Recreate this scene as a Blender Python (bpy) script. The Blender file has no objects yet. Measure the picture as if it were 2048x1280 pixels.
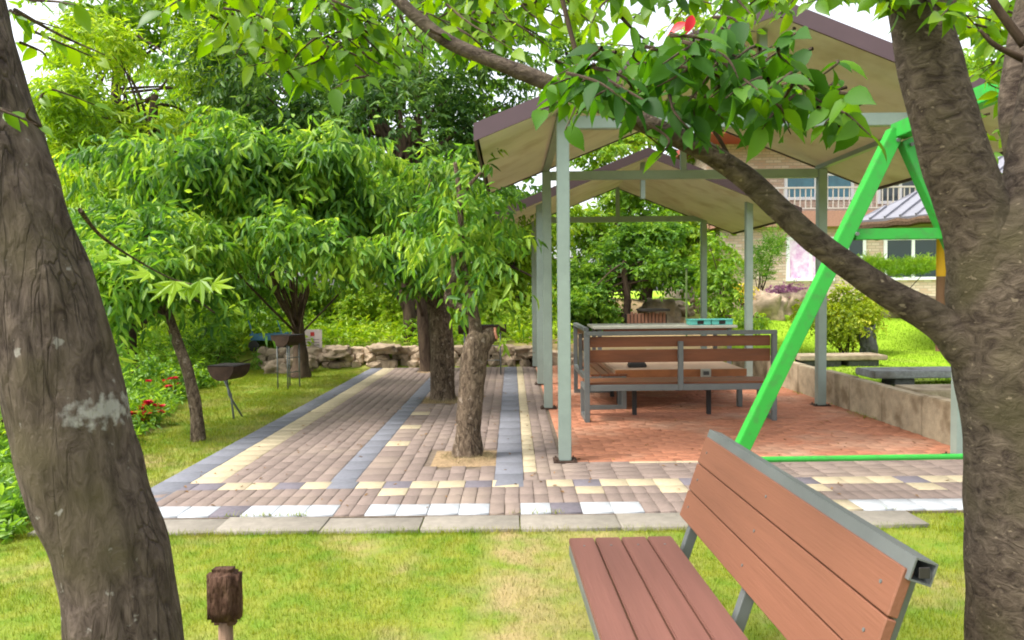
import bpy, bmesh, math, random
import numpy as np
from mathutils import Vector, Matrix, noise
R = math.radians
random.seed(7); rng = np.random.default_rng(7)
S = bpy.context.scene
COL = S.collection

# ------------------------------------------------------------------ camera
F = 1480.0; H = 1.45
cam_d = bpy.data.cameras.new('camera'); cam = bpy.data.objects.new('camera', cam_d); COL.objects.link(cam)
cam_d.sensor_width = 36; cam_d.lens = 36 * F / 2048; cam_d.clip_end = 2000; cam_d.clip_start = 0.05
CM = Matrix.Translation((0, 0, H)) @ Matrix.Rotation(R(90 - 2.2), 4, 'X') @ Matrix.Rotation(R(-0.6), 4, 'Z')
cam.matrix_world = CM
cam_d.dof.use_dof = True; cam_d.dof.focus_distance = 4.5; cam_d.dof.aperture_fstop = 18.0
S.camera = cam
# ------------------------------------------------------------------ sky and sun (hazy bright day)
SUN_EL, SUN_AZ = 56.0, -112.0      # azimuth from +Y, towards -X
w = bpy.data.worlds.new('World'); S.world = w; w.use_nodes = True
nt = w.node_tree; nt.nodes.clear()
sky = nt.nodes.new('ShaderNodeTexSky'); sky.sky_type = 'NISHITA'; sky.sun_disc = False
sky.sun_elevation = R(SUN_EL); sky.sun_rotation = R(SUN_AZ); sky.dust_density = 4.0; sky.air_density = 1.0; sky.ozone_density = 1.0
hs = nt.nodes.new('ShaderNodeHueSaturation'); hs.inputs['Saturation'].default_value = 0.30; hs.inputs['Value'].default_value = 1.3
bg = nt.nodes.new('ShaderNodeBackground'); bg.inputs['Strength'].default_value = 0.15
wo = nt.nodes.new('ShaderNodeOutputWorld')
nt.links.new(sky.outputs[0], hs.inputs['Color']); nt.links.new(hs.outputs[0], bg.inputs['Color']); nt.links.new(bg.outputs[0], wo.inputs[0])
sd = bpy.data.lights.new('sun', 'SUN'); sd.energy = 1.35; sd.angle = R(14); sd.color = (1, 0.95, 0.86)
sun = bpy.data.objects.new('sun', sd); COL.objects.link(sun)
a, e = R(SUN_AZ), R(SUN_EL)
sv = Vector((math.sin(a) * math.cos(e), math.cos(a) * math.cos(e), math.sin(e)))
sun.rotation_euler = sv.to_track_quat('Z', 'Y').to_euler()
S.view_settings.view_transform = 'Standard'; S.view_settings.look = 'None'
S.view_settings.exposure = 1.4; S.view_settings.gamma = 1
S.render.engine = 'CYCLES'
S.cycles.max_bounces = 8; S.cycles.transparent_max_bounces = 4
S.cycles.filter_width = 1.9

# ------------------------------------------------------------------ helpers
def ray(px, py):
    d = Vector(((px - 1024) / F, -(py - 640) / F, -1)); return CM.to_3x3() @ d
def at(px, py, Y):                # the point at distance Y seen at a pixel of the photograph
    d = ray(px, py); return Vector((0, 0, H)) + d * (Y / d.y)
def gnd(px, py, z=0.0):
    d = ray(px, py); return Vector((0, 0, H)) + d * ((z - H) / d.z)
def sstep(a, b, t):
    t = np.clip((t - a) / (b - a), 0, 1); return t * t * (3 - 2 * t)

def tag(o, label=None, cat=None, group=None, kind=None):
    if label: o['label'] = label
    if cat: o['category'] = cat
    if group: o['group'] = group
    if kind: o['kind'] = kind
    return o
def empty(name, loc, label, cat, group=None, rz=0):
    o = bpy.data.objects.new(name, None); COL.objects.link(o); o.location = loc; o.rotation_euler.z = rz
    o.empty_display_size = 0.2
    return tag(o, label, cat, group)
def link(name, me, mats, parent=None, smooth=False):
    o = bpy.data.objects.new(name, me); COL.objects.link(o)
    if not isinstance(mats, (list, tuple)): mats = [mats]
    for m in mats: me.materials.append(m)
    if parent: o.parent = parent
    if smooth: me.polygons.foreach_set('use_smooth', np.ones(len(me.polygons), dtype=bool))
    return o
def arrays(name, V, Fc, mats, parent=None, smooth=False, mi=None):
    """V (n,3), Fc (m,4) or (m,3) numpy"""
    me = bpy.data.meshes.new(name); V = np.asarray(V, dtype=np.float32); Fc = np.asarray(Fc, dtype=np.int32)
    me.vertices.add(len(V)); me.vertices.foreach_set('co', V.ravel())
    k = Fc.shape[1]; me.loops.add(Fc.size); me.loops.foreach_set('vertex_index', Fc.ravel())
    me.polygons.add(len(Fc)); me.polygons.foreach_set('loop_start', np.arange(len(Fc), dtype=np.int32) * k)
    me.polygons.foreach_set('loop_total', np.full(len(Fc), k, dtype=np.int32))
    if mi is not None: me.polygons.foreach_set('material_index', np.asarray(mi, dtype=np.int32))
    me.update(calc_edges=True)
    return link(name, me, mats, parent, smooth)

class MB:
    def __init__(s): s.v = []; s.f = []; s.off = Vector((0, 0, 0))
    def add(s, vs, fs):
        n = len(s.v); s.v += [tuple(Vector(v) - s.off) for v in vs]; s.f += [tuple(i + n for i in f) for f in fs]
    def box(s, a, b):
        x0, y0, z0 = a; x1, y1, z1 = b
        s.add([(x0,y0,z0),(x1,y0,z0),(x1,y1,z0),(x0,y1,z0),(x0,y0,z1),(x1,y0,z1),(x1,y1,z1),(x0,y1,z1)],
              [(0,3,2,1),(4,5,6,7),(0,1,5,4),(1,2,6,5),(2,3,7,6),(3,0,4,7)])
    def bar(s, p, q, w, h, up=(0, 0, 1)):      # rectangular bar from p to q
        p, q = Vector(p), Vector(q); d = (q - p).normalized(); up = Vector(up)
        sd_ = d.cross(up)
        if sd_.length < 1e-4: sd_ = d.cross(Vector((0, 1, 0)))
        sd_.normalize(); u = sd_.cross(d).normalized()
        sd_ *= w / 2; u *= h / 2
        vs = [p - sd_ - u, p + sd_ - u, p + sd_ + u, p - sd_ + u, q - sd_ - u, q + sd_ - u, q + sd_ + u, q - sd_ + u]
        s.add(vs, [(0,1,2,3),(4,7,6,5),(0,4,5,1),(1,5,6,2),(2,6,7,3),(3,7,4,0)])
    def tube(s, pts, rad, n=8, cap=True):
        pts = [Vector(p) for p in pts]
        if not isinstance(rad, (list, tuple)): rad = [rad] * len(pts)
        base = []; ref = Vector((0.13, 0.31, 0.94))
        t0 = (pts[1] - pts[0]).normalized(); u = t0.cross(ref)
        if u.length < .05: u = t0.cross(Vector((1, 0, 0)))
        u.normalize()
        vs = []
        for i, p in enumerate(pts):
            t = (pts[min(i + 1, len(pts) - 1)] - pts[max(i - 1, 0)]).normalized()
            u = (u - t * u.dot(t)).normalized(); v = t.cross(u)
            for k in range(n):
                a_ = 2 * math.pi * k / n; vs.append(p + (u * math.cos(a_) + v * math.sin(a_)) * rad[i])
        fs = []
        for i in range(len(pts) - 1):
            for k in range(n):
                fs.append((i*n+k, i*n+(k+1) % n, (i+1)*n+(k+1) % n, (i+1)*n+k))
        if cap: fs.append(tuple(range(n - 1, -1, -1))); fs.append(tuple((len(pts)-1)*n + k for k in range(n)))
        s.add(vs, fs)
    def build(s, name, mat, parent=None, bevel=0, smooth=False):
        me = bpy.data.meshes.new(name); me.from_pydata(s.v, [], s.f)
        if bevel or smooth:
            bm = bmesh.new(); bm.from_mesh(me)
            bmesh.ops.recalc_face_normals(bm, faces=bm.faces)
            if bevel: bmesh.ops.bevel(bm, geom=list(bm.edges), offset=bevel, segments=1 if bevel < .004 else 2, affect='EDGES', clamp_overlap=True)
            bm.to_mesh(me); bm.free()
        me.update()
        return link(name, me, mat, parent, smooth)

def catmull(pts, rad, k=6):
    P = [Vector(p) for p in pts]; out = []; ro = []
    for i in range(len(P) - 1):
        p0 = P[max(i-1, 0)]; p1 = P[i]; p2 = P[i+1]; p3 = P[min(i+2, len(P)-1)]
        for j in range(k):
            t = j / k
            out.append(0.5 * ((2*p1) + (p2-p0)*t + (2*p0-5*p1+4*p2-p3)*t*t + (3*p1-p0-3*p2+p3)*t**3))
            r0 = rad[i]; r1 = rad[i+1]; tt = t * t * (3 - 2 * t); ro.append(r0 + (r1 - r0) * tt)
    out.append(P[-1]); ro.append(rad[-1]); return out, ro

# ------------------------------------------------------------------ materials
def mat(name, color, rough=0.7, spec=0.3, metal=0.0, var=0.0, vscale=8.0, bump=0.0, bscale=60.0, stretch=(1, 1, 1), c2=None, island=0.0, dirt=None, dscale=2.0, dth=(0.5, 0.7)):
    m = bpy.data.materials.new(name); m.use_nodes = True; n = m.node_tree.nodes; l = m.node_tree.links
    b = n['Principled BSDF']; b.inputs['Roughness'].default_value = rough; b.inputs['Metallic'].default_value = metal
    b.inputs['Specular IOR Level'].default_value = spec
    tc = n.new('ShaderNodeTexCoord'); mp = n.new('ShaderNodeMapping'); mp.inputs['Scale'].default_value = stretch
    l.new(tc.outputs['Object'], mp.inputs[0])
    col = n.new('ShaderNodeRGB'); col.outputs[0].default_value = (*color, 1); cur = col.outputs[0]
    if c2 is not None or var:
        nz = n.new('ShaderNodeTexNoise'); nz.inputs['Scale'].default_value = vscale; nz.inputs['Detail'].default_value = 6; nz.inputs['Roughness'].default_value = .65
        l.new(mp.outputs[0], nz.inputs['Vector'])
        r = n.new('ShaderNodeValToRGB'); r.color_ramp.elements[0].position = .33; r.color_ramp.elements[1].position = .68
        c2_ = c2 if c2 is not None else tuple(c * (1 - var) for c in color)
        r.color_ramp.elements[0].color = (*c2_, 1); r.color_ramp.elements[1].color = (*(c * (1 + var * .4) for c in color), 1)
        l.new(nz.outputs['Fac'], r.inputs[0]); cur = r.outputs[0]
    if dirt is not None:
        nz2 = n.new('ShaderNodeTexNoise'); nz2.inputs['Scale'].default_value = dscale; nz2.inputs['Detail'].default_value = 8
        l.new(tc.outputs['Object'], nz2.inputs['Vector'])
        mr = n.new('ShaderNodeMapRange'); mr.inputs[1].default_value = dth[0]; mr.inputs[2].default_value = dth[1]; mr.inputs[4].default_value = .8
        l.new(nz2.outputs['Fac'], mr.inputs[0])
        mx = n.new('ShaderNodeMix'); mx.data_type = 'RGBA'; l.new(mr.outputs[0], mx.inputs['Factor'])
        l.new(cur, mx.inputs['A']); mx.inputs['B'].default_value = (*dirt, 1); cur = mx.outputs['Result']
    if island:
        g = n.new('ShaderNodeNewGeometry'); h_ = n.new('ShaderNodeHueSaturation')
        mr = n.new('ShaderNodeMapRange'); mr.inputs[3].default_value = 1 - island; mr.inputs[4].default_value = 1 + island
        l.new(g.outputs['Random Per Island'], mr.inputs[0]); l.new(mr.outputs[0], h_.inputs['Value']); l.new(cur, h_.inputs['Color']); cur = h_.outputs[0]
    l.new(cur, b.inputs['Base Color'])
    if bump:
        nb = n.new('ShaderNodeTexNoise'); nb.inputs['Scale'].default_value = bscale; nb.inputs['Detail'].default_value = 8
        l.new(mp.outputs[0], nb.inputs['Vector']); bp = n.new('ShaderNodeBump'); bp.inputs['Strength'].default_value = bump; bp.inputs['Distance'].default_value = .02
        l.new(nb.outputs['Fac'], bp.inputs['Height']); l.new(bp.outputs[0], b.inputs['Normal'])
    return m

def leafmat(name, dark, mid, light, trans=0.45, nscale=0.6, tcol=None, rough=.42):
    m = bpy.data.materials.new(name); m.use_nodes = True; n = m.node_tree.nodes; l = m.node_tree.links
    b = n['Principled BSDF']; b.inputs['Roughness'].default_value = rough; b.inputs['Specular IOR Level'].default_value = .35
    g = n.new('ShaderNodeNewGeometry'); tc = n.new('ShaderNodeTexCoord')
    nz = n.new('ShaderNodeTexNoise'); nz.inputs['Scale'].default_value = nscale; nz.inputs['Detail'].default_value = 2
    l.new(tc.outputs['Object'], nz.inputs['Vector'])
    ad = n.new('ShaderNodeMath'); ad.operation = 'MULTIPLY_ADD'; ad.inputs[1].default_value = .55
    l.new(g.outputs['Random Per Island'], ad.inputs[0])
    ms = n.new('ShaderNodeMapRange'); ms.inputs[1].default_value = .3; ms.inputs[2].default_value = .7; ms.inputs[3].default_value = -.05; ms.inputs[4].default_value = .5
    l.new(nz.outputs['Fac'], ms.inputs[0]); l.new(ms.outputs[0], ad.inputs[2])
    r = n.new('ShaderNodeValToRGB'); e_ = r.color_ramp.elements; e_[0].color = (*dark, 1); e_[0].position = .1; e_[1].color = (*light, 1); e_[1].position = .95
    x = e_.new(.5); x.color = (*mid, 1)
    l.new(ad.outputs[0], r.inputs[0]); l.new(r.outputs[0], b.inputs['Base Color'])
    t = n.new('ShaderNodeBsdfTranslucent'); hs_ = n.new('ShaderNodeHueSaturation'); hs_.inputs['Hue'].default_value = .485; hs_.inputs['Value'].default_value = 1.7; hs_.inputs['Saturation'].default_value = 1.05
    l.new(r.outputs[0], hs_.inputs['Color']); l.new(hs_.outputs[0], t.inputs['Color'])
    mx = n.new('ShaderNodeMixShader'); mx.inputs[0].default_value = trans
    l.new(b.outputs[0], mx.inputs[1]); l.new(t.outputs[0], mx.inputs[2]); l.new(mx.outputs[0], n['Material Output'].inputs[0])
    return m

def barkmat(name, dark, light, scale=14, stretch=(1, 1, .25), bump=.9, patch=None, speck=None, moss=None, crack=None):
    m = bpy.data.materials.new(name); m.use_nodes = True; n = m.node_tree.nodes; l = m.node_tree.links
    b = n['Principled BSDF']; b.inputs['Roughness'].default_value = .9; b.inputs['Specular IOR Level'].default_value = .15
    tc = n.new('ShaderNodeTexCoord'); mp = n.new('ShaderNodeMapping'); mp.inputs['Scale'].default_value = stretch; l.new(tc.outputs['Object'], mp.inputs[0])
    nz = n.new('ShaderNodeTexNoise'); nz.inputs['Scale'].default_value = scale; nz.inputs['Detail'].default_value = 10; nz.inputs['Roughness'].default_value = .7; nz.inputs['Distortion'].default_value = .8
    l.new(mp.outputs[0], nz.inputs['Vector'])
    r = n.new('ShaderNodeValToRGB'); r.color_ramp.elements[0].position = .38; r.color_ramp.elements[1].position = .66
    r.color_ramp.elements[0].color = (*dark, 1); r.color_ramp.elements[1].color = (*light, 1); l.new(nz.outputs['Fac'], r.inputs[0]); cur = r.outputs[0]
    def mixin(cur, fac, colr):
        mx = n.new('ShaderNodeMix'); mx.data_type = 'RGBA'; l.new(fac, mx.inputs['Factor']); l.new(cur, mx.inputs['A']); mx.inputs['B'].default_value = (*colr, 1); return mx.outputs['Result']
    if moss:
        q = n.new('ShaderNodeTexNoise'); q.inputs['Scale'].default_value = 5; q.inputs['Detail'].default_value = 5; l.new(tc.outputs['Object'], q.inputs['Vector'])
        mr = n.new('ShaderNodeMapRange'); mr.inputs[1].default_value = .5; mr.inputs[2].default_value = .68; mr.inputs[4].default_value = .75; l.new(q.outputs['Fac'], mr.inputs[0]); cur = mixin(cur, mr.outputs[0], moss)
    if speck:
        q = n.new('ShaderNodeTexNoise'); q.inputs['Scale'].default_value = speck[1]; q.inputs['Detail'].default_value = 3; l.new(mp.outputs[0] if len(speck) > 3 else tc.outputs['Object'], q.inputs['Vector'])
        mr = n.new('ShaderNodeMapRange'); mr.inputs[1].default_value = speck[2]; mr.inputs[2].default_value = speck[2] + .05; mr.inputs[4].default_value = .8; l.new(q.outputs['Fac'], mr.inputs[0]); cur = mixin(cur, mr.outputs[0], speck[0])
    if patch:
        c, rad, pc = patch
        mm = n.new('ShaderNodeMapping'); mm.vector_type = 'TEXTURE'; mm.inputs['Location'].default_value = c; mm.inputs['Scale'].default_value = rad; l.new(tc.outputs['Object'], mm.inputs[0])
        ln = n.new('ShaderNodeVectorMath'); ln.operation = 'LENGTH'; l.new(mm.outputs[0], ln.inputs[0])
        q = n.new('ShaderNodeTexNoise'); q.inputs['Scale'].default_value = 55; q.inputs['Detail'].default_value = 8; l.new(tc.outputs['Object'], q.inputs['Vector'])
        s_ = n.new('ShaderNodeMath'); s_.operation = 'MULTIPLY_ADD'; s_.inputs[1].default_value = -2.2; l.new(q.outputs['Fac'], s_.inputs[0]); l.new(ln.outputs['Value'], s_.inputs[2])
        mr = n.new('ShaderNodeMapRange'); mr.inputs[1].default_value = -.05; mr.inputs[2].default_value = -.55; mr.inputs[3].default_value = 0; mr.inputs[4].default_value = .8; l.new(s_.outputs[0], mr.inputs[0]); cur = mixin(cur, mr.outputs[0], pc)
    hgt_out = nz.outputs['Fac']
    if crack:       # long fissures between the bark plates
        vm = n.new('ShaderNodeMapping'); vm.inputs['Scale'].default_value = (1, 1, crack[1]); l.new(tc.outputs['Object'], vm.inputs[0])
        wn = n.new('ShaderNodeTexNoise'); wn.inputs['Scale'].default_value = 9; wn.inputs['Detail'].default_value = 5; l.new(vm.outputs[0], wn.inputs['Vector'])
        av = n.new('ShaderNodeVectorMath'); av.operation = 'MULTIPLY_ADD'; av.inputs[1].default_value = (.12, .12, .12); l.new(wn.outputs['Color'], av.inputs[0]); l.new(vm.outputs[0], av.inputs[2])
        vo = n.new('ShaderNodeTexVoronoi'); vo.feature = 'DISTANCE_TO_EDGE'; vo.inputs['Scale'].default_value = crack[0]; l.new(av.outputs[0], vo.inputs['Vector'])
        mr = n.new('ShaderNodeMapRange'); mr.inputs[1].default_value = .0; mr.inputs[2].default_value = .14; l.new(vo.outputs['Distance'], mr.inputs[0])
        iv = n.new('ShaderNodeMath'); iv.operation = 'SUBTRACT'; iv.inputs[0].default_value = .75; l.new(mr.outputs[0], iv.inputs[1]); iv.use_clamp = True
        gate = n.new('ShaderNodeMapRange'); gate.inputs[1].default_value = .44; gate.inputs[2].default_value = .66; l.new(wn.outputs['Fac'], gate.inputs[0])
        gm = n.new('ShaderNodeMath'); gm.operation = 'MULTIPLY'; l.new(iv.outputs[0], gm.inputs[0]); l.new(gate.outputs[0], gm.inputs[1])
        cur = mixin(cur, gm.outputs[0], tuple(c * .45 for c in dark))
        sm = n.new('ShaderNodeMath'); sm.operation = 'SUBTRACT'; l.new(hgt_out, sm.inputs[0]); l.new(gm.outputs[0], sm.inputs[1]); hgt_out = sm.outputs[0]
    l.new(cur, b.inputs['Base Color'])
    bp = n.new('ShaderNodeBump'); bp.inputs['Strength'].default_value = bump; bp.inputs['Distance'].default_value = .03; l.new(hgt_out, bp.inputs['Height']); l.new(bp.outputs[0], b.inputs['Normal'])
    return m

def groundmat(name, base, alt, dry, blade=False):
    m = bpy.data.materials.new(name); m.use_nodes = True; n = m.node_tree.nodes; l = m.node_tree.links
    b = n['Principled BSDF']; b.inputs['Roughness'].default_value = .95 if not blade else .6; b.inputs['Specular IOR Level'].default_value = .1
    tc = n.new('ShaderNodeTexCoord')
    def nz(sc, det):
        q = n.new('ShaderNodeTexNoise'); q.inputs['Scale'].default_value = sc; q.inputs['Detail'].default_value = det; l.new(tc.outputs['Object'], q.inputs['Vector']); return q.outputs['Fac']
    def mr(f, a_, b_, hi=1.0):
        q = n.new('ShaderNodeMapRange'); q.inputs[1].default_value = a_; q.inputs[2].default_value = b_; q.inputs[4].default_value = hi; l.new(f, q.inputs[0]); return q.outputs[0]
    def mix(f, A, B):
        q = n.new('ShaderNodeMix'); q.data_type = 'RGBA'; l.new(f, q.inputs['Factor'])
        if isinstance(A, tuple): q.inputs['A'].default_value = (*A, 1)
        else: l.new(A, q.inputs['A'])
        if isinstance(B, tuple): q.inputs['B'].default_value = (*B, 1)
        else: l.new(B, q.inputs['B'])
        return q.outputs['Result']
    cur = mix(mr(nz(7, 6), .35, .65), base, alt)
    # worn, dry turf: right of the seam in front of the paving, and small patches
    sx = n.new('ShaderNodeSeparateXYZ'); l.new(tc.outputs['Object'], sx.inputs[0])
    def rng_(o, a_, b_): return mr(sx.outputs[o], a_, b_)
    def mul(*fs):
        c_ = fs[0]
        for f in fs[1:]:
            q = n.new('ShaderNodeMath'); q.operation = 'MULTIPLY'; l.new(c_, q.inputs[0]); l.new(f, q.inputs[1]); c_ = q.outputs[0]
        return c_
    seam = mul(rng_(0, -.24, -.06), rng_(0, .75, -.05), rng_(1, 4.9, 4.5), mr(nz(6, 6), .28, .58, .8))
    spots = mul(mr(nz(1.3, 5), .50, .74), mr(nz(9, 3), .3, .6), rng_(1, 14, 8))
    mx = n.new('ShaderNodeMath'); mx.operation = 'MAXIMUM'; l.new(seam, mx.inputs[0]); l.new(spots, mx.inputs[1])
    edge = mul(rng_(0, -3.35, -2.8), rng_(0, -2.4, -2.7), rng_(1, 4.7, 5.2), mr(nz(3, 5), .4, .75, .6))
    m2 = n.new('ShaderNodeMath'); m2.operation = 'MAXIMUM'; l.new(mx.outputs[0], m2.inputs[0]); l.new(edge, m2.inputs[1])
    cur = mix(mul(rng_(0, 4.05, 4.3), rng_(1, 6.5, 7)), cur, (.24, .38, .022))  # raised lawn: lusher green, with its strong light painted into the colour
    # bare earth behind the shelters and round the rock garden
    bare = mul(rng_(1, 14.2, 14.9), rng_(0, -.5, .6), rng_(0, 5.2, 4.2))
    m3 = n.new('ShaderNodeMath'); m3.operation = 'MAXIMUM'; l.new(m2.outputs[0], m3.inputs[0]); l.new(bare, m3.inputs[1])
    cur = mix(m3.outputs[0], cur, dry)
    if blade:
        g = n.new('ShaderNodeNewGeometry'); h_ = n.new('ShaderNodeHueSaturation')
        q = n.new('ShaderNodeMapRange'); q.inputs[3].default_value = .6; q.inputs[4].default_value = 1.4; l.new(g.outputs['Random Per Island'], q.inputs[0])
        l.new(q.outputs[0], h_.inputs['Value']); l.new(cur, h_.inputs['Color']); cur = h_.outputs[0]
        t = n.new('ShaderNodeBsdfTranslucent'); l.new(cur, t.inputs['Color']); ms = n.new('ShaderNodeMixShader'); ms.inputs[0].default_value = .35
        l.new(b.outputs[0], ms.inputs[1]); l.new(t.outputs[0], ms.inputs[2]); l.new(ms.outputs[0], n['Material Output'].inputs[0])
    l.new(cur, b.inputs['Base Color'])
    if not blade:
        bp = n.new('ShaderNodeBump'); bp.inputs['Strength'].default_value = .6; bp.inputs['Distance'].default_value = .02; l.new(nz(60, 6), bp.inputs['Height']); l.new(bp.outputs[0], b.inputs['Normal'])
    return m

M = {}
M['lawn'] = groundmat('lawn_ground', (.12, .19, .02), (.20, .22, .035), (.32, .23, .12))
M['blade'] = groundmat('grass_blade', (.155, .24, .012), (.26, .28, .018), (.36, .28, .13), True)
M['galv'] = mat('grey_green_steel', (.26, .32, .28), .42, .5, .25, var=.12, vscale=4, bump=.05, bscale=40)
M['galv2'] = mat('grey_steel', (.125, .135, .13), .5, .5, .2, var=.15, vscale=6)
M['dkmetal'] = mat('dark_metal', (.03, .026, .024), .6, .4, .2, var=.2)
M['rust'] = mat('rusty_drum', (.055, .032, .022), .85, .2, 0, var=.4, vscale=12, bump=.2)
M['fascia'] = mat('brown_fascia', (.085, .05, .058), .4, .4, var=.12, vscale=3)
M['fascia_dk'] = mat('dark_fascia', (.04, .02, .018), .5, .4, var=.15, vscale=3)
M['soffit'] = mat('cream_soffit', (.60, .56, .47), .75, .2, var=.12, vscale=1.5, bump=.03, dirt=(.38, .31, .21), dscale=2.5, dth=(.5, .75))
M['roofm'] = mat('roof_metal', (.10, .075, .075), .45, .5, .3)
M['green'] = mat('green_paint', (.03, .31, .04), .42, .4, var=.10, vscale=3, bump=.04, bscale=30, dirt=(.05, .20, .045), dscale=14, dth=(.52, .70))
M['wpc'] = mat('wood_plastic_back', (.185, .075, .042), .6, .3, var=.16, vscale=9, bump=.12, bscale=120, stretch=(1, .06, 1))
M['wpc2'] = mat('wood_plastic_seat', (.165, .070, .052), .6, .3, var=.2, vscale=9, bump=.12, bscale=120, stretch=(1, .06, 1))
M['brick_p'] = mat('brown_paver', (.19, .146, .124), .85, .2, var=.14, vscale=25, bump=.25, bscale=90, island=.10, dirt=(.235, .185, .145), dscale=1.3)
M['red_p'] = mat('red_paver', (.37, .155, .088), .85, .2, var=.22, vscale=20, bump=.25, bscale=90, island=.13, dirt=(.38, .25, .17), dscale=1.1)
M['yel_p'] = mat('cream_paver', (.37, .31, .205), .85, .2, var=.16, vscale=25, bump=.2, bscale=90, island=.08)
M['blu_p'] = mat('slate_paver', (.155, .158, .178), .85, .2, var=.16, vscale=25, bump=.2, bscale=90, island=.08)
M['dkb_p'] = mat('charcoal_paver', (.14, .125, .14), .85, .2, var=.2, vscale=25, bump=.2, bscale=90, island=.1)
M['wht_p'] = mat('white_paver', (.35, .365, .38), .85, .2, var=.10, vscale=25, bump=.2, bscale=90, island=.05)
M['joint'] = mat('paving_joint', (.16, .125, .095), .95, .1, var=.4, vscale=30)
M['kerb'] = mat('concrete_slab', (.215, .193, .158), .9, .2, var=.18, vscale=14, bump=.25, bscale=80, island=.06)
M['conc'] = mat('weathered_concrete', (.38, .31, .21), .92, .15, var=.3, vscale=7, bump=.4, bscale=50, dirt=(.13, .09, .05), dscale=4, dth=(.48, .72))
M['stone'] = mat('grey_granite', (.22, .23, .22), .85, .25, var=.3, vscale=20, bump=.4, bscale=60, dirt=(.10, .09, .07), dscale=4)
M['dkstone'] = mat('dark_basalt', (.085, .085, .08), .9, .2, var=.4, vscale=16, bump=.6, bscale=40)
M['rock'] = mat('tan_rock', (.42, .32, .22), .92, .15, var=.45, vscale=6, bump=.7, bscale=25, island=.25, dirt=(.10, .085, .05), dscale=3)
M['soil'] = mat('soil', (.27, .19, .11), .98, .05, var=.3, vscale=20, bump=.6, bscale=60)
M['oldwood'] = mat('varnished_wood', (.17, .055, .018), .5, .4, var=.35, vscale=6, bump=.15, bscale=40, stretch=(.15, 1, 1))
M['plywood'] = mat('pale_wood', (.32, .215, .14), .6, .3, var=.15, vscale=3, bump=.1)
M['orange_w'] = mat('orange_wood', (.27, .10, .03), .5, .4, var=.25, vscale=6)
M['teal'] = mat('teal_plastic', (.10, .42, .36), .4, .5, var=.1)
M['grey_t'] = mat('grey_table', (.33, .33, .27), .6, .3, var=.15, vscale=4)
M['brick'] = None
M['white'] = mat('white_frame', (.75, .75, .76), .5, .4)
M['glass'] = mat('dark_glass', (.035, .05, .055), .08, .6)
M['pink'] = mat('pink_poster', (.62, .28, .58), .5, .3, c2=(.85, .75, .88), vscale=5)
M['blueg'] = mat('blue_glass', (.06, .19, .26), .15, .5, var=.3, vscale=2)
M['redbrick'] = mat('red_brick_band', (.36, .19, .14), .85, .2, var=.2, vscale=20)
M['seamroof'] = mat('violet_grey_metal_roof', (.21, .21, .235), .55, .5, .2, var=.1)
M['thatch'] = mat('thatch_edge', (.10, .065, .04), .95, .05, var=.5, vscale=30, bump=.8)
M['timber'] = mat('brown_timber', (.20, .10, .065), .8, .2, var=.25, vscale=8, stretch=(1, 1, .2))
M['yellowp'] = mat('yellow_paint', (.75, .38, .02), .5, .3)
M['stakew'] = mat('scorched_wood', (.035, .016, .010), .9, .1, c2=(.13, .075, .05), vscale=45, bump=1.0, bscale=90, stretch=(1, 1, .35))
M['stakel'] = mat('grey_stick', (.23, .15, .10), .9, .1, var=.4, vscale=40, bump=.6, stretch=(1, 1, .15))
M['endgrain'] = mat('pale_end_grain', (.34, .26, .19), .9, .1, var=.3, vscale=60)
M['cut'] = mat('cut_wood_face', (.50, .22, .14), .8, .2, var=.3, vscale=25)
M['bluemetal'] = mat('blue_paint', (.06, .20, .36), .5, .4, var=.2)
M['signw'] = mat('pale_sign_board', (.62, .50, .48), .6, .3, var=.1)
M['signr'] = mat('red_ink', (.45, .03, .03), .6, .3)
M['signd'] = mat('grey_ink', (.22, .14, .16), .6, .3)
M['redflower'] = leafmat('red_petal', (.40, .008, .012), (.55, .015, .02), (.65, .05, .05), .25)
M['purpleleaf'] = leafmat('purple_leaf', (.20, .07, .15), (.34, .13, .24), (.45, .25, .36), .3)
M['yellowleaf'] = leafmat('yellow_leaf', (.45, .40, .02), (.60, .52, .03), (.72, .62, .05), .35)

M['bark_left'] = barkmat('bark_left_tree', (.048, .034, .027), (.165, .126, .102), 42, (1, 1, .4), .8, crack=(40, .13),
    patch=(tuple(at(205, 832, 1.44) - Vector((at(260, 1280, 1.55).x, 1.55, -.03))), (.085, .2, .036), (.42, .41, .38)), speck=((.30, .28, .25), 32, .68), moss=(.10, .082, .045))
M['bark_right'] = barkmat('bark_cherry', (.048, .034, .026), (.175, .135, .100), 34, (.7, .7, 1.15), 1.0, speck=((.27, .215, .15), 60, .66, 1), moss=(.10, .085, .045))
M['bark_mid'] = barkmat('bark_rough', (.05, .034, .022), (.21, .155, .105), 30, (1, 1, .5), 1.0, crack=(26, .3), speck=((.26, .21, .16), 18, .62))
M['bark_pale'] = barkmat('bark_pale', (.17, .11, .08), (.38, .28, .22), 14, (1, 1, .5), .7)
M['bark_far'] = barkmat('bark_dark', (.035, .022, .016), (.10, .07, .045), 9, (1, 1, .3), .7)

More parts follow.
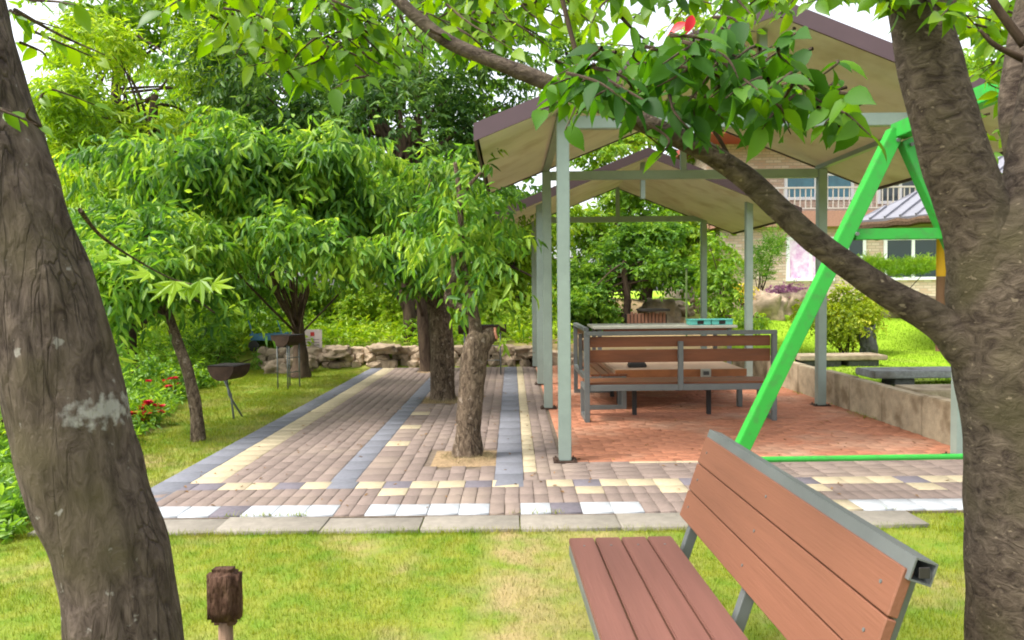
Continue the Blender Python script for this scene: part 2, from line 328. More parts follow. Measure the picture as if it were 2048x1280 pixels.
L_fg = leafmat('cherry_leaf', (.04, .12, .008), (.10, .22, .010), (.20, .32, .018), .55, 2.0)
L_fgd = leafmat('cherry_leaf_shaded', (.016, .070, .006), (.045, .145, .008), (.12, .26, .014), .52, 3.0, rough=.6)  # darker copy of the cherry leaf, shade of the low clump painted in
L_wil = leafmat('chestnut_leaf', (.028, .100, .014), (.100, .235, .020), (.32, .46, .05), .5, 1.8, rough=.5)  # pale end of the ramp paints lit leaves, in light and dark clumps
L_bri = leafmat('spring_leaf', (.07, .17, .012), (.15, .29, .018), (.30, .42, .035), .45, .5)
L_yel = leafmat('yellow_green_leaf', (.10, .21, .012), (.22, .37, .02), (.42, .52, .05), .45, .5)
L_drk = leafmat('dark_leaf', (.022, .070, .014), (.060, .145, .02), (.15, .26, .035), .42, .8)
L_mid = leafmat('mid_leaf', (.045, .13, .015), (.11, .24, .022), (.24, .39, .04), .48, .9)
L_shr = leafmat('shrub_leaf', (.13, .20, .012), (.28, .36, .02), (.52, .50, .05), .45, 1.5)

# ------------------------------------------------------------------ terrain
def xb(Y): return -3.0 - (Y - 4.6) * .27
def tz(x, y):
    x = np.asarray(x, float); y = np.asarray(y, float)
    z = -0.03 + 0 * x
    z = z + .33 * sstep(4.09, 4.16, x) * sstep(6.42, 6.5, y)
    back = sstep(14.45, 14.9, y) * .33 + np.clip((y - 15) / 8, 0, 1) * .85
    right = sstep(4.0, 4.2, x)
    z = z + back * (1 - right) + (np.clip((y - 13.5) / 9.0, 0, 1) * .82) * right
    z = z - np.clip((xb(y) - .4 - x) * .10, 0, 1.2) * sstep(30, 12, y)
    z = z + .02 * np.sin(x * 1.7 + y * .6) * sstep(0, 1, np.abs(x) - 4.5)
    return z
xs = np.unique(np.concatenate([np.linspace(-200, -14, 14), np.arange(-14, 4, .25), [4.05, 4.085, 4.125, 4.17], np.arange(4.3, 14, .25), np.linspace(14, 200, 14)]))
ys = np.unique(np.concatenate([np.linspace(-60, 0, 5), np.arange(0, 6.3, .25), [6.41, 6.46, 6.51], np.arange(6.6, 26, .25), np.linspace(26, 300, 14)]))
X, Y = np.meshgrid(xs, ys); Z = tz(X, Y); nx = len(xs)
V = np.stack([X.ravel(), Y.ravel(), Z.ravel()], 1)
ii, jj = np.meshgrid(np.arange(nx - 1), np.arange(len(ys) - 1)); q = (jj * nx + ii).ravel()
g = arrays('lawn', V, np.stack([q, q + 1, q + nx + 1, q + nx], 1), M['lawn'], smooth=True); tag(g, kind='structure')

# ------------------------------------------------------------------ paving
tv = []; tf = []; tm = []
def tile(x0, x1, y0, y1, mi, top=.0, gap=.0022, jit=.0008, hgt=.05):
    x0 += gap; x1 -= gap; y0 += gap; y1 -= gap
    a_ = [random.gauss(0, jit) for _ in range(4)]; rz = random.gauss(0, .003); dx = random.gauss(0, .001); dy = random.gauss(0, .001)
    cx, cy = (x0 + x1) / 2 + dx, (y0 + y1) / 2 + dy; b = .0022
    n = len(tv); hx, hy = (x1 - x0) / 2, (y1 - y0) / 2
    for (sx, sy) in ((-1, -1), (1, -1), (1, 1), (-1, 1)):
        tv.append((cx + sx * hx - rz * sy * hy, cy + sy * hy + rz * sx * hx, top - hgt))
    for i, (sx, sy) in enumerate(((-1, -1), (1, -1), (1, 1), (-1, 1))):
        tv.append((cx + sx * hx - rz * sy * hy, cy + sy * hy + rz * sx * hx, top - b + a_[i]))
    for i, (sx, sy) in enumerate(((-1, -1), (1, -1), (1, 1), (-1, 1))):
        tv.append((cx + sx * (hx - b) - rz * sy * hy, cy + sy * (hy - b) + rz * sx * hx, top + a_[i]))
    for k in range(4):
        tf.append((n + k, n + (k + 1) % 4, n + 4 + (k + 1) % 4, n + 4 + k)); tm.append(mi)
        tf.append((n + 4 + k, n + 4 + (k + 1) % 4, n + 8 + (k + 1) % 4, n + 8 + k)); tm.append(mi)
    tf.append((n + 8, n + 9, n + 10, n + 11)); tm.append(mi)
BR, RD, YE, BL, DK, WH = range(6)
PM = [M['brick_p'], M['red_p'], M['yel_p'], M['blu_p'], M['dkb_p'], M['wht_p']]
row3 = [(340, 420, DK), (420, 529, YE), (529, 583, DK), (583, 640, YE), (640, 700, BL), (700, 754, YE), (754, 810, DK), (810, 922, YE), (922, 982, DK), (982, 1040, YE), (1063, 1120, YE), (1120, 1179, DK), (1179, 1345, YE), (1345, 1390, DK), (1440, 1560, YE), (1560, 1634, DK), (1634, 1808, YE), (1808, 1870, DK), (1870, 2100, YE)]
row2 = [(742, 800, YE), (1121, 1180, YE), (1345, 1400, YE), (1596, 1660, YE), (1820, 1900, YE)]
row0 = [(250, 397, WH), (397, 458, DK), (458, 657, WH), (715, 974, WH), (1036, 1098, WH), (1098, 1162, DK), (1162, 1292, WH), (1660, 1732, YE), (1732, 2300, WH)]
def look(tab, x, Y):
    p = 1024 + F * x / Y
    for a_, b_, c_ in tab:
        if a_ <= p < b_: return c_
    return BR
holes = [(-.70, -.14, 6.12, 6.75), (-1.2, -.62, 9.62, 10.3), (-1.75, -1.3, 13.3, 14.0)]
def inhole(x, y): return any(a_ < x < b_ and c_ < y < d_ for a_, b_, c_, d_ in holes)
# front rows
for (y0, y1, tab) in ((4.80, 5.03, row0), (5.03, 5.25, None), (5.25, 5.45, row2), (5.45, 5.65, row3)):
    off = {4.80: 0, 5.03: .1, 5.25: 0, 5.45: 0}[y0]
    x = -2.62 + off
    while x < 6.2:
        x1 = x + .2047
        c = look(tab, (x + x1) / 2, (y0 + y1) / 2) if tab else BR
        if c == BR: tile(x, (x + x1) / 2, y0, y1, c); tile((x + x1) / 2, x1, y0, y1, c)
        else: tile(x, x1, y0, y1, c)
        x = x1
# strip between the front rows and the red floor (right), and the path (left)
def bricks(x0, x1, y0, y1, w, l, mi, jit=.0008):
    nx_ = max(1, round((x1 - x0) / w)); w = (x1 - x0) / nx_
    for i in range(nx_):
        xa = x0 + i * w; y = y0 - (l / 2 if i % 2 else 0)
        while y < y1 - .01:
            ya, yb = max(y, y0), min(y + l, y1)
            if yb - ya > .02 and not inhole(xa + w / 2, (ya + yb) / 2): tile(xa, xa + w, ya, yb, mi, jit=jit)
            y += l
def courses(x0, x1, y0, y1, w, l, mi, jit=.0015, wob=0):
    ny = max(1, round((y1 - y0) / l)); l = (y1 - y0) / ny
    for j in range(ny):
        x = x0 - (w / 2 if j % 2 else 0)
        while x < x1 - .01:
            xa, xb_ = max(x, x0), min(x + w, x1)
            if xb_ - xa > .02: tile(xa, xb_, y0 + j * l, y0 + (j + 1) * l, mi, jit=jit)
            x += w
YE_ = 14.25
def strip(x0, x1, y0, y1, l, mi):
    y = y0
    while y < y1 - .02:
        if not inhole((x0 + x1) / 2, y + l / 2): tile(x0, x1, y, min(y + l, y1), mi)
        y += l
strip(-2.74, -2.50, 4.80, YE_, .30, BL); strip(-2.50, -2.26, 5.65, YE_, .2, YE)
bricks(-2.26, -1.42, 5.65, YE_, .118, .235, BR)
strip(-1.42, -1.22, 5.45, YE_, .30, BL)
# the short cream tiles beside the slate strip
marks = [7.15, 7.95, 8.83]
y = 5.65; k = 0
while y < YE_ - .02:
    yb = min(y + .22, YE_)
    if not inhole(-1.1, y + .1): tile(-1.22, -1.0, y, yb, YE if any(y <= m_ < yb for m_ in marks) else BR)
    y = yb
bricks(-1.0, -.15, 5.65, YE_, .122, .235, BR); strip(-.15, .08, 5.45, YE_, .40, BL); strip(.08, .19, 5.9, YE_, .22, YE); bricks(.08, .19, 5.65, 5.9, .11, .25, BR)
bricks(.19, .40, 5.65, YE_, .105, .21, BR)
bricks(.40, 6.1, 5.65, 6.17, .205, .13, BR)
strip_y = 6.17; x = .98
while x < 4.0: tile(x, x + .4, 6.17, 6.23, YE); x += .4
courses(.44, .98, 6.17, 6.23, .2, .06, BR)
courses(.44, 4.0, 6.23, 14.5, .20, .105, RD, jit=.0028)
courses(4.0, 6.1, 6.17, 6.38, .2, .105, BR)
pv = arrays('paving', tv, tf, PM, mi=tm); tag(pv, kind='structure')
b = MB(); b.box((-2.75, 4.79, -.045), (.40, 14.3, -.012)); b.box((.40, 4.79, -.045), (4.03, 14.55, -.0125)); b.box((4.03, 4.79, -.045), (6.2, 6.4, -.0125))
tag(b.build('paving_bed', M['joint']), kind='structure')
# kerb slabs along the lawn
tv.clear(); tf.clear(); tm.clear()
x = -3.35; ks = [-3.0, -2.42, -1.86, -1.20, -.585, .035, .66, 1.29, 1.92, 2.56]
for i in range(len(ks) - 1): tile(ks[i], ks[i+1], 4.50, 4.785, 0, top=-.012 if i % 2 else -.006, gap=.004, jit=.003, hgt=.06)
kb = arrays('kerb', tv, tf, M['kerb'], mi=tm); tag(kb, kind='structure')
# soil in the tree squares
def soilpatch(x0, x1, y0, y1):
    b = MB(); n_ = 12; vs = []; fs = []
    for j in range(n_ + 1):
        for i in range(n_ + 1):
            x_, y_ = x0 + (x1 - x0) * i / n_, y0 + (y1 - y0) * j / n_
            ed = min(i, j, n_ - i, n_ - j) / n_
            vs.append((x_, y_, -.008 + .05 * min(1, ed * 3) * (0.6 + .5 * noise.noise(Vector((x_ * 9, y_ * 9, 0))))))
    for j in range(n_):
        for i in range(n_): k_ = j * (n_ + 1) + i; fs.append((k_, k_ + 1, k_ + n_ + 2, k_ + n_ + 1))
    b.add(vs, fs); return b
sb = MB()
for h_ in holes:
    q = soilpatch(*h_); sb.add([Vector(v) for v in q.v], q.f)
tag(sb.build('soil', M['soil'], smooth=True), kind='structure')

# ------------------------------------------------------------------ foliage tools
def norm(a_): return a_ / np.maximum(np.linalg.norm(a_, axis=-1, keepdims=True), 1e-9)
def leaf_arrays(P, D, N, L, W, curl=.15):
    """lens-shaped folded leaves: 6 verts, 2 quads each"""
    D = norm(D); Sd = norm(np.cross(D, N)); N = norm(np.cross(Sd, D)); n = len(P)
    L = np.broadcast_to(L, (n,))[:, None]; W = np.broadcast_to(W, (n,))[:, None]
    v = np.empty((n, 6, 3))
    v[:, 0] = P; v[:, 3] = P + D * L - N * L * curl
    up = N * W * .22
    v[:, 1] = P + D * L * .28 + Sd * W * .48 + up; v[:, 2] = P + D * L * .62 + Sd * W * .42 + up - N * L * curl * .35
    v[:, 5] = P + D * L * .28 - Sd * W * .48 + up; v[:, 4] = P + D * L * .62 - Sd * W * .42 + up - N * L * curl * .35
    i = np.arange(n)[:, None] * 6
    f = np.concatenate([i + np.array([[0, 1, 2, 3]]), i + np.array([[0, 3, 4, 5]])], 0)
    return v.reshape(-1, 3), f
def big_leaf_arrays(P, D, N, L, W, curl=.25):
    """near leaves: rounded outline with a drawn-out tip, folded at the midrib, 15 verts / 12 quads"""
    D = norm(D); Sd = norm(np.cross(D, N)); N = norm(np.cross(Sd, D)); n = len(P)
    L = np.broadcast_to(L, (n,))[:, None]; W = np.broadcast_to(W, (n,))[:, None]
    ts = [0, .12, .32, .54, .74, .88, 1.0]; ws = [.05, .62, .98, .92, .58, .22, .01]
    v = np.empty((n, 21, 3)); tw = rng.normal(0, .25, (n, 1))
    for k, (t, w_) in enumerate(zip(ts, ws)):
        c = P + D * L * t - N * L * curl * t * t
        wob = 1 + rng.normal(0, .05, (n, 1))
        v[:, k*3] = c + Sd * W * .5 * w_ * wob + N * W * w_ * (.14 + tw * .3 * t)
        v[:, k*3+1] = c
        v[:, k*3+2] = c - Sd * W * .5 * w_ * wob + N * W * w_ * (.14 - tw * .3 * t)
    i = np.arange(n)[:, None] * 21; fs = []
    for k in range(6):
        fs.append(i + np.array([[k*3, k*3+3, k*3+4, k*3+1]])); fs.append(i + np.array([[k*3+1, k*3+4, k*3+5, k*3+2]]))
    return v.reshape(-1, 3), np.concatenate(fs, 0)
def vnoise(P, sc, seed=0):
    return np.array([noise.noise(Vector((p[0] * sc + seed, p[1] * sc, p[2] * sc))) for p in P])
def sprays(A, D0, tl, nl, L, W, droop=.5, hang=.5, spread=.8, fan=False):
    """twigs from anchors A in directions D0; leaves alternate on the twig"""
    n = len(A); D0 = norm(D0); out = []
    t = (np.arange(nl) + .6) / nl
    tlv = tl * rng.uniform(.5, 1.35, (n, 1, 1)); dv = droop * rng.uniform(.1, 1.5, (n, 1))
    T = t[None, :, None]
    P = A[:, None] + D0[:, None] * tlv * T; P[..., 2] -= (tlv[..., 0] * dv * T[..., 0] ** 2)
    tan = np.repeat(D0[:, None], nl, 1).copy(); tan[..., 2] -= 2 * dv * T[..., 0]; tan = norm(tan)
    sd_ = norm(np.cross(D0, rng.normal(0, .4, (n, 3)) + [0, 0, 1]))[:, None] * (np.where(np.arange(nl) % 2, 1, -1))[None, :, None]
    Dl = tan * .55 + sd_ * spread + rng.normal(0, .38, P.shape); Dl[..., 2] -= hang * rng.uniform(.35, 1.5, P.shape[:2])
    Nl = np.cross(tan, sd_); Nl = np.where(Nl[..., 2:3] < 0, -Nl, Nl) + rng.normal(0, .55, P.shape)
    m = n * nl
    return P.reshape(m, 3), Dl.reshape(m, 3), Nl.reshape(m, 3), L * rng.uniform(.6, 1.2, m), W * rng.uniform(.7, 1.15, m)
def lobe_anchors(lobes, n, thr=-.12, nsc=.9, inner=.35):
    vol = np.array([l_[3] * l_[4] * l_[5] for l_ in lobes]) ** .75; pk = rng.choice(len(lobes), n * 2, p=vol / vol.sum())
    Lb = np.array(lobes)[pk]; d = norm(rng.normal(0, 1, (n * 2, 3))); rr = rng.uniform(inner ** 2, 1, n * 2) ** .5
    P = Lb[:, :3] + d * rr[:, None] * Lb[:, 3:6]
    k = vnoise(P, nsc, random.random() * 50) > thr
    P, d = P[k][:n], d[k][:n]
    return P, d
def crown(name, lobes, n, tl, nl, L, W, m_, parent, droop=.5, hang=.5, spread=.8, thr=-.12, nsc=.9, inner=.35, up=.15, zmin=None):
    A, d = lobe_anchors(lobes, n, thr, nsc, inner)
    D = d + rng.normal(0, .35, d.shape); D[:, 2] = D[:, 2] * .6 + up
    sp_ = sprays(A, D, tl, nl, L, W, droop, hang, spread)
    if zmin is not None:
        k = sp_[0][:, 2] > zmin + rng.exponential(.12, len(sp_[0])); sp_ = tuple(a_[k] for a_ in sp_)
    v, f = leaf_arrays(*sp_)
    o = arrays(name, v - np.array(parent.location), f, m_, parent)
    return o, A
def bark_tube(mb, pts, rad, n=14, k=6, rough=.06, sc=5, ridge=0.0):
    p, r = catmull(pts, rad, k)
    base = len(mb.v); mb.tube(p, r, n)
    # roughen
    for ri in range(len(p)):
        for a_ in range(n):
            i = base + ri * n + a_; v = Vector(mb.v[i]) + mb.off; c = p[ri]; d = v - c
            nz_ = noise.noise(v * sc) * .6 + noise.noise(Vector((v.x * sc * 3, v.y * sc * 3, v.z * sc * .8))) * .4
            rd = ridge * noise.noise(Vector((math.cos(2*math.pi*a_/n) * 5, math.sin(2*math.pi*a_/n) * 5, v.z * 3))) if ridge else 0
            mb.v[i] = tuple(c + d * (1 + rough * nz_ * 2 + rd) - mb.off)
def limbs(mb, start, anchors, m, r0, r1=.012, sag=.0, path=None):
    idx = rng.choice(len(anchors), min(m, len(anchors)), replace=False)
    for i in idx:
        e_ = Vector(anchors[i]); s_ = Vector(start)
        if path: a__, b__ = random.choice(list(zip(path[-3:-1], path[-2:]))); s_ = Vector(a__).lerp(Vector(b__), random.random())
        mid = s_.lerp(e_, .5) + Vector((random.gauss(0, .12), random.gauss(0, .12), .12)) * (e_ - s_).length * .5
        p, r = catmull([s_, mid, e_], [r0 * random.uniform(.6, 1), r0 * .45, r1], 5); mb.tube(p, r, 6, cap=False)

def tree(name, label, cat, base, trunk_pts, trunk_rad, lobes, n, tl, nl, L, W, lm, bm_, group=None, nlimb=14, limb_r=.06, forks=None, split=4, **kw):
    if split: lobes = [(l_[0] + random.gauss(0, .5) * l_[3], l_[1] + random.gauss(0, .5) * l_[4], l_[2] + random.uniform(-.75, .75) * l_[5], l_[3] * random.uniform(.35, .7), l_[4] * random.uniform(.35, .7), l_[5] * random.uniform(.22, .5)) for l_ in lobes for _ in range(split)]
    base = Vector(base); root = empty(name, base, label, cat, group)
    co, A = crown('crown', lobes, n, tl, nl, L, W, lm, root, **kw)
    mb = MB(); mb.off = base
    bark_tube(mb, trunk_pts, trunk_rad, 14, 6, .06, 6)
    for fk in (forks or []): bark_tube(mb, fk[0], fk[1], 10, 6, .06, 6)
    limbs(mb, trunk_pts[-1], A, nlimb, limb_r, path=trunk_pts)
    for fk in (forks or []): limbs(mb, fk[0][-1], A, nlimb // 3, limb_r * .7)
    mb.build('trunk', bm_, root, smooth=True)
    return root
def copy_tree(o, parent=None):
    c = o.copy(); COL.objects.link(c)
    if parent: c.parent = parent
    for ch in list(o.children): copy_tree(ch, c)
    return c

# ------------------------------------------------------------------ shelters
def post(mb, x, y, z0, z1, w=.105):
    mb.box((x - w/2, y - w/2, z0), (x + w/2, y + w/2, z1))
def shelter(label, x0, x1, y0, y1, zt, roof, fas, front_tie=True, kingx=None):
    rx0, rx1, ry0, ry1, ze, slope = roof
    cx = (rx0 + rx1) / 2; root = empty('picnic_shelter', (x0, y0, 0), label, 'shelter', 'gabled steel picnic shelters')
    off = root.location
    def nb(): q = MB(); q.off = off; return q
    for (x, y) in ((x0, y0), (x1, y0), (x0, y1), (x1, y1)):
        q = nb(); post(q, x, y, 0.012, zt); o = q.build('post', M['galv'], root, bevel=.006)
        q = nb(); q.box((x - .1, y - .09, .002), (x + .1, y + .09, .012))
        for sx in (-1, 1):
            for sy in (-1, 1): q.tube([(x + sx * .075, y + sy * .068, .012), (x + sx * .075, y + sy * .068, .03)], .008, 6)
        q = q.build('base_plate', M['rust'], o)
    for y in ([y0] if front_tie else []) + [y1]:
        q = nb(); q.box((x0 + .055, y - .04, zt - .105), (x1 - .055, y + .04, zt)); q.build('tie_beam', M['galv'], root, bevel=.005)
    for x in (x0, x1):
        q = nb(); q.box((x - .04, y0 - .15, zt + .002), (x + .04, y1 + .1, zt + .085)); q.build('eave_beam', M['galv'], root, bevel=.005)
    zr = ze + (cx - rx0) * slope
    for y in (y0, y1):
        q = nb(); q.box((cx - .035, y - .035, zt), (cx + .035, y + .035, zr - .02)); q.build('king_post', M['galv'], root, bevel=.004)
    th = .055
    roofo = nb()
    # two sloped slabs (cream underside, ribbed metal on top)
    def slab(mb, xa, za, xb_, zb, z_off, thick):
        vs = []
        for (x, z) in ((xa, za), (xb_, zb)):
            for y in (ry0, ry1): vs += [(x, y, z + z_off), (x, y, z + z_off + thick)]
        mb.add(vs, [(0, 2, 6, 4), (1, 5, 7, 3), (0, 1, 3, 2), (4, 6, 7, 5), (0, 4, 5, 1), (2, 3, 7, 6)])
    slab(roofo, rx0, ze, cx, zr, 0.09, .02); slab(roofo, cx, zr, rx1, ze, 0.09, .02)
    nr = 9
    for s_ in (0, 1):
        for i in range(nr):
            t = (i + .5) / nr; xa = rx0 + (cx - rx0) * t if s_ == 0 else rx1 - (rx1 - cx) * t; z = ze + (cx - rx0) * slope * t
            roofo.bar((xa, ry0 + .01, z + .117), (xa, ry1 - .01, z + .117), .05, .018)
    ro = roofo.build('roof', M['roofm'], root)
    for s_ in (0, 1):
        q = nb()
        if s_ == 0: slab(q, rx0 + .02, ze + .02 * slope, cx, zr, 0, .06)
        else: slab(q, cx, zr, rx1 - .02, ze + .02 * slope, 0, .06)
        q.build('soffit', M['soffit'], ro)
    # fascias: front, back gable edges and the eaves
    for y, d in ((ry0, -1), (ry1, 1)):
        for s_ in (0, 1):
            q = nb(); xa, xb_ = (rx0 - .02, cx) if s_ == 0 else (rx1 + .02, cx); za = ze - .02 * slope
            ya, yb = (y - .022, y - .002) if d < 0 else (y + .002, y + .022)
            vs = [(xa, ya, za - .015), (xb_, ya, zr - .015), (xb_, ya, zr + .125), (xa, ya, za + .125), (xa, yb, za - .015), (xb_, yb, zr - .015), (xb_, yb, zr + .125), (xa, yb, za + .125)]
            q.add(vs, [(0, 1, 2, 3), (4, 7, 6, 5), (0, 4, 5, 1), (2, 6, 7, 3), (0, 3, 7, 4), (1, 5, 6, 2)]); q.build('fascia', fas, ro)
    for x, d in ((rx0, -1), (rx1, 1)):
        q = nb(); q.box((min(x, x + d * .02) , ry0 + .001, ze - .02), (max(x, x + d * .02), ry1 - .001, ze + .118)); q.build('gutter', fas, ro)
    # rafters under the soffit
    return root
shelter('nearer gabled picnic shelter with violet-brown fascia and cream ceiling over the slatted bench', .44, 3.81, 6.27, 9.12, 2.91, (-.27, 4.50, 5.95, 9.22, 2.67, .40), M['fascia'])
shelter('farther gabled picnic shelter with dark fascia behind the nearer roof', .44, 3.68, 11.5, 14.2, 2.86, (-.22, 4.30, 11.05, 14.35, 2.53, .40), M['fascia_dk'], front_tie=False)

# ------------------------------------------------------------------ low concrete wall
wl = empty('retaining_wall', (4.05, 6.4, 0), 'low weathered concrete retaining wall with block joints beside the red paving', 'wall')
y = 6.42; i = 0
q = MB(); q.off = wl.location
for i in range(9):
    L_ = .78; z = .385 + random.gauss(0, .006)
    q2 = MB(); q2.off = wl.location
    q2.box((4.0 + random.gauss(0, .004), y, -.04), (4.13, y + L_ - .006, z)); q2.build('concrete_block', M['conc'], wl, bevel=.01); y += L_
for i in range(6):
    q2 = MB(); q2.off = wl.location; q2.box((4.14 + i * .78, 6.32, -.04), (4.14 + (i + 1) * .78 - .006, 6.44, .385)); q2.build('concrete_block', M['conc'], wl, bevel=.01)

def rockmesh(name, c, s_, m_, parent=None, seed=0, rz=0, flat=.0):
    bm = bmesh.new(); bmesh.ops.create_icosphere(bm, subdivisions=4, radius=1)
    for v in bm.verts:
        p = v.co.copy(); d = 1 + .5 * noise.noise(p * 1.2 + Vector((seed * 3.1, 0, 0))) + .30 * noise.noise(p * 2.8 + Vector((seed, 0, 0))) + .14 * noise.noise(p * 7 + Vector((seed, 2, 0)))
        p = Vector([math.copysign(abs(c_) ** .7, c_) for c_ in p]) * d
        v.co = Vector((p.x * s_[0], p.y * s_[1], p.z * s_[2]))
    me = bpy.data.meshes.new(name); bm.to_mesh(me); bm.free()
    o = link(name, me, m_, parent, True); o.location = Vector(c) - (Vector(parent.location) if parent else Vector((0, 0, 0))); o.rotation_euler.z = rz
    return o
# granite slabs and stones on the raised lawn
def slabthing(name, label, c0, c1, m_, cat, legs=None, bev=.012):
    root = empty(name, ((c0[0]+c1[0])/2, (c0[1]+c1[1])/2, float(tz((c0[0]+c1[0])/2, (c0[1]+c1[1])/2))), label, cat)
    q = MB(); q.off = root.location; q.box(c0, c1); o = q.build('slab', m_, root, bevel=bev)
    for lg in (legs or []):
        q = MB(); q.off = root.location; q.box(*lg); q.build('support', M['dkstone'], root, bevel=.01)
    return root
zb = .30
slabthing('stone_bench', 'long pale grey granite slab bench just behind the concrete wall', (4.17, 8.50, .40), (6.6, 8.98, .485), M['stone'], 'stone bench',
          [((4.45, 8.57, zb - .05), (4.68, 8.9, .398)), ((6.1, 8.57, zb - .05), (6.35, 8.9, .398))])
slabthing('stone_step', 'rough dark stone block lying below the granite slab', (4.19, 7.6, zb - .05), (6.4, 8.1, .385), M['conc'], 'stone')
slabthing('stone_ledge', 'long flat brown stone ledge at the near edge of the bright lawn', (4.17, 10.7, .40), (5.45, 11.2, .47), M['conc'], 'stone ledge',
          [((4.25, 10.76, zb - .05), (4.8, 11.1, .398)), ((4.9, 10.76, zb - .05), (5.35, 11.1, .398))])
c = gnd(1738, 712, .30); so = rockmesh('standing_stone', (c.x, c.y, .52), (.115, .11, .26), M['dkstone'], seed=4); tag(so, 'dark upright cylindrical stone stump beside the yellow-green bush', 'stone')

# ------------------------------------------------------------------ furniture under the shelter
def slat_bench(label, loc, rz, length, zb_, zs):
    root = empty('slatted_bench', loc, label, 'bench', 'steel and wood benches under the shelter', rz)
    w = .055; hl = length / 2
    def nb(): return MB()
    for x in (-hl, hl):         # closed side frames: back upright, seat rail, front leg, ground runner
        q = nb(); q.box((x - w/2, -w/2, .0), (x + w/2, w/2, zb_)); q.build('upright', M['galv2'], root, bevel=.004)
        q = nb(); q.box((x - w/2, .46 - w/2, .0), (x + w/2, .46 + w/2, zs - .03)); q.build('leg', M['galv2'], root, bevel=.004)
        q = nb(); q.box((x - w/2, w/2 + .001, .0), (x + w/2, .46 - w/2 - .001, .05)); q.build('runner', M['galv2'], root, bevel=.004)
        q = nb(); q.box((x - w/2, w/2 + .001, zs - .085), (x + w/2, .46 - w/2 - .001, zs - .032)); q.build('side_rail', M['galv2'], root, bevel=.004)
    q = nb(); q.box((-w/2, -w/2 + .003, zs - .085), (w/2, w/2 - .003, zb_ - .07)); q.build('upright', M['galv2'], root, bevel=.004)
    q = nb(); q.box((-hl - w/2, -.03, zb_ + .001), (hl + w/2, .03, zb_ + .045)); q.build('top_rail', M['galv2'], root, bevel=.004)
    q = nb(); q.box((-hl + w/2 + .001, -.022, zs - .085), (-w/2 - .001, .022, zs - .02)); q.build('seat_rail', M['galv2'], root, bevel=.003)
    q = nb(); q.box((w/2 + .001, -.022, zs - .085), (hl - w/2 - .001, .022, zs - .02)); q.build('seat_rail', M['galv2'], root, bevel=.003)
    for z0, z1 in ((zb_ - .13, zb_ - .015), (zb_ - .30, zb_ - .16)):
        q = nb(); q.box((-hl + w/2 + .002, .03, z0), (hl - w/2 - .002, .055, z1)); q.build('back_slat', M['oldwood'], root, bevel=.004)
    for k in range(4):
        q = nb(); q.box((-hl, .065 + k * .112, zs - .028), (hl, .165 + k * .112, zs)); q.build('seat_slat', M['oldwood'], root, bevel=.004)
    for x in (-hl * .42, hl * .42):
        q = nb(); q.box((x - .025, .43, .0), (x + .025, .48, zs - .03)); q.build('leg', M['dkmetal'], root, bevel=.004)
    return root
slat_bench('grey steel-framed bench with brown slats seen from behind, middle of the red paving', (1.85, 8.12, 0), R(.3), 2.06, .955, .43)
lb = slat_bench('steel and orange-brown wood bench seen end-on at the left of the low platform', (.90, 9.75, 0), R(-90), 1.5, .955, .43)
# low platform
pl = empty('low_platform', (2.05, 9.85, 0), 'low pale wooden platform table with orange edge behind the slatted bench', 'platform table')
def pb(a_, b_, name, m_, root, bev=.004):
    q = MB(); q.off = root.location; q.box(a_, b_); return q.build(name, m_, root, bevel=bev)
pb((1.28, 9.06, .452), (2.85, 10.7, .475), 'top', M['plywood'], pl)
pb((1.26, 9.03, .385), (2.87, 9.058, .474), 'edge_board', M['orange_w'], pl)
pb((1.25, 9.06, .385), (1.278, 10.7, .474), 'edge_board', M['plywood'], pl)
for (x, y) in ((1.33, 9.1), (2.8, 9.1), (1.33, 10.6), (2.8, 10.6)): pb((x - .03, y - .03, 0), (x + .03, y + .03, .45), 'leg', M['galv2'], pl)
bx = empty('storage_box', (1.58, 9.35, .476), 'small dark box with sloped lid on the pale platform', 'box')
q = MB(); q.off = bx.location; q.box((1.47, 9.28, .476), (1.69, 9.46, .52)); q.build('body', M['dkmetal'], bx, bevel=.008)
q = MB(); q.off = bx.location; q.add([(1.475, 9.285, .521), (1.685, 9.285, .521), (1.685, 9.455, .521), (1.475, 9.455, .521), (1.51, 9.31, .56), (1.65, 9.31, .56), (1.65, 9.43, .56), (1.51, 9.43, .56)], [(0,3,2,1),(4,5,6,7),(0,1,5,4),(1,2,6,5),(2,3,7,6),(3,0,4,7)]); q.build('lid', M['dkmetal'], bx)
# control box on the platform's edge
q = empty('switch_box', (2.36, 9.0, .38), 'small grey box fixed to the orange front edge of the platform', 'switch box')
pb((2.30, 8.985, .385), (2.42, 9.026, .48), 'housing', M['grey_t'], q); pb((2.325, 8.978, .41), (2.395, 8.984, .455), 'cover', M['dkstone'], q, 0)
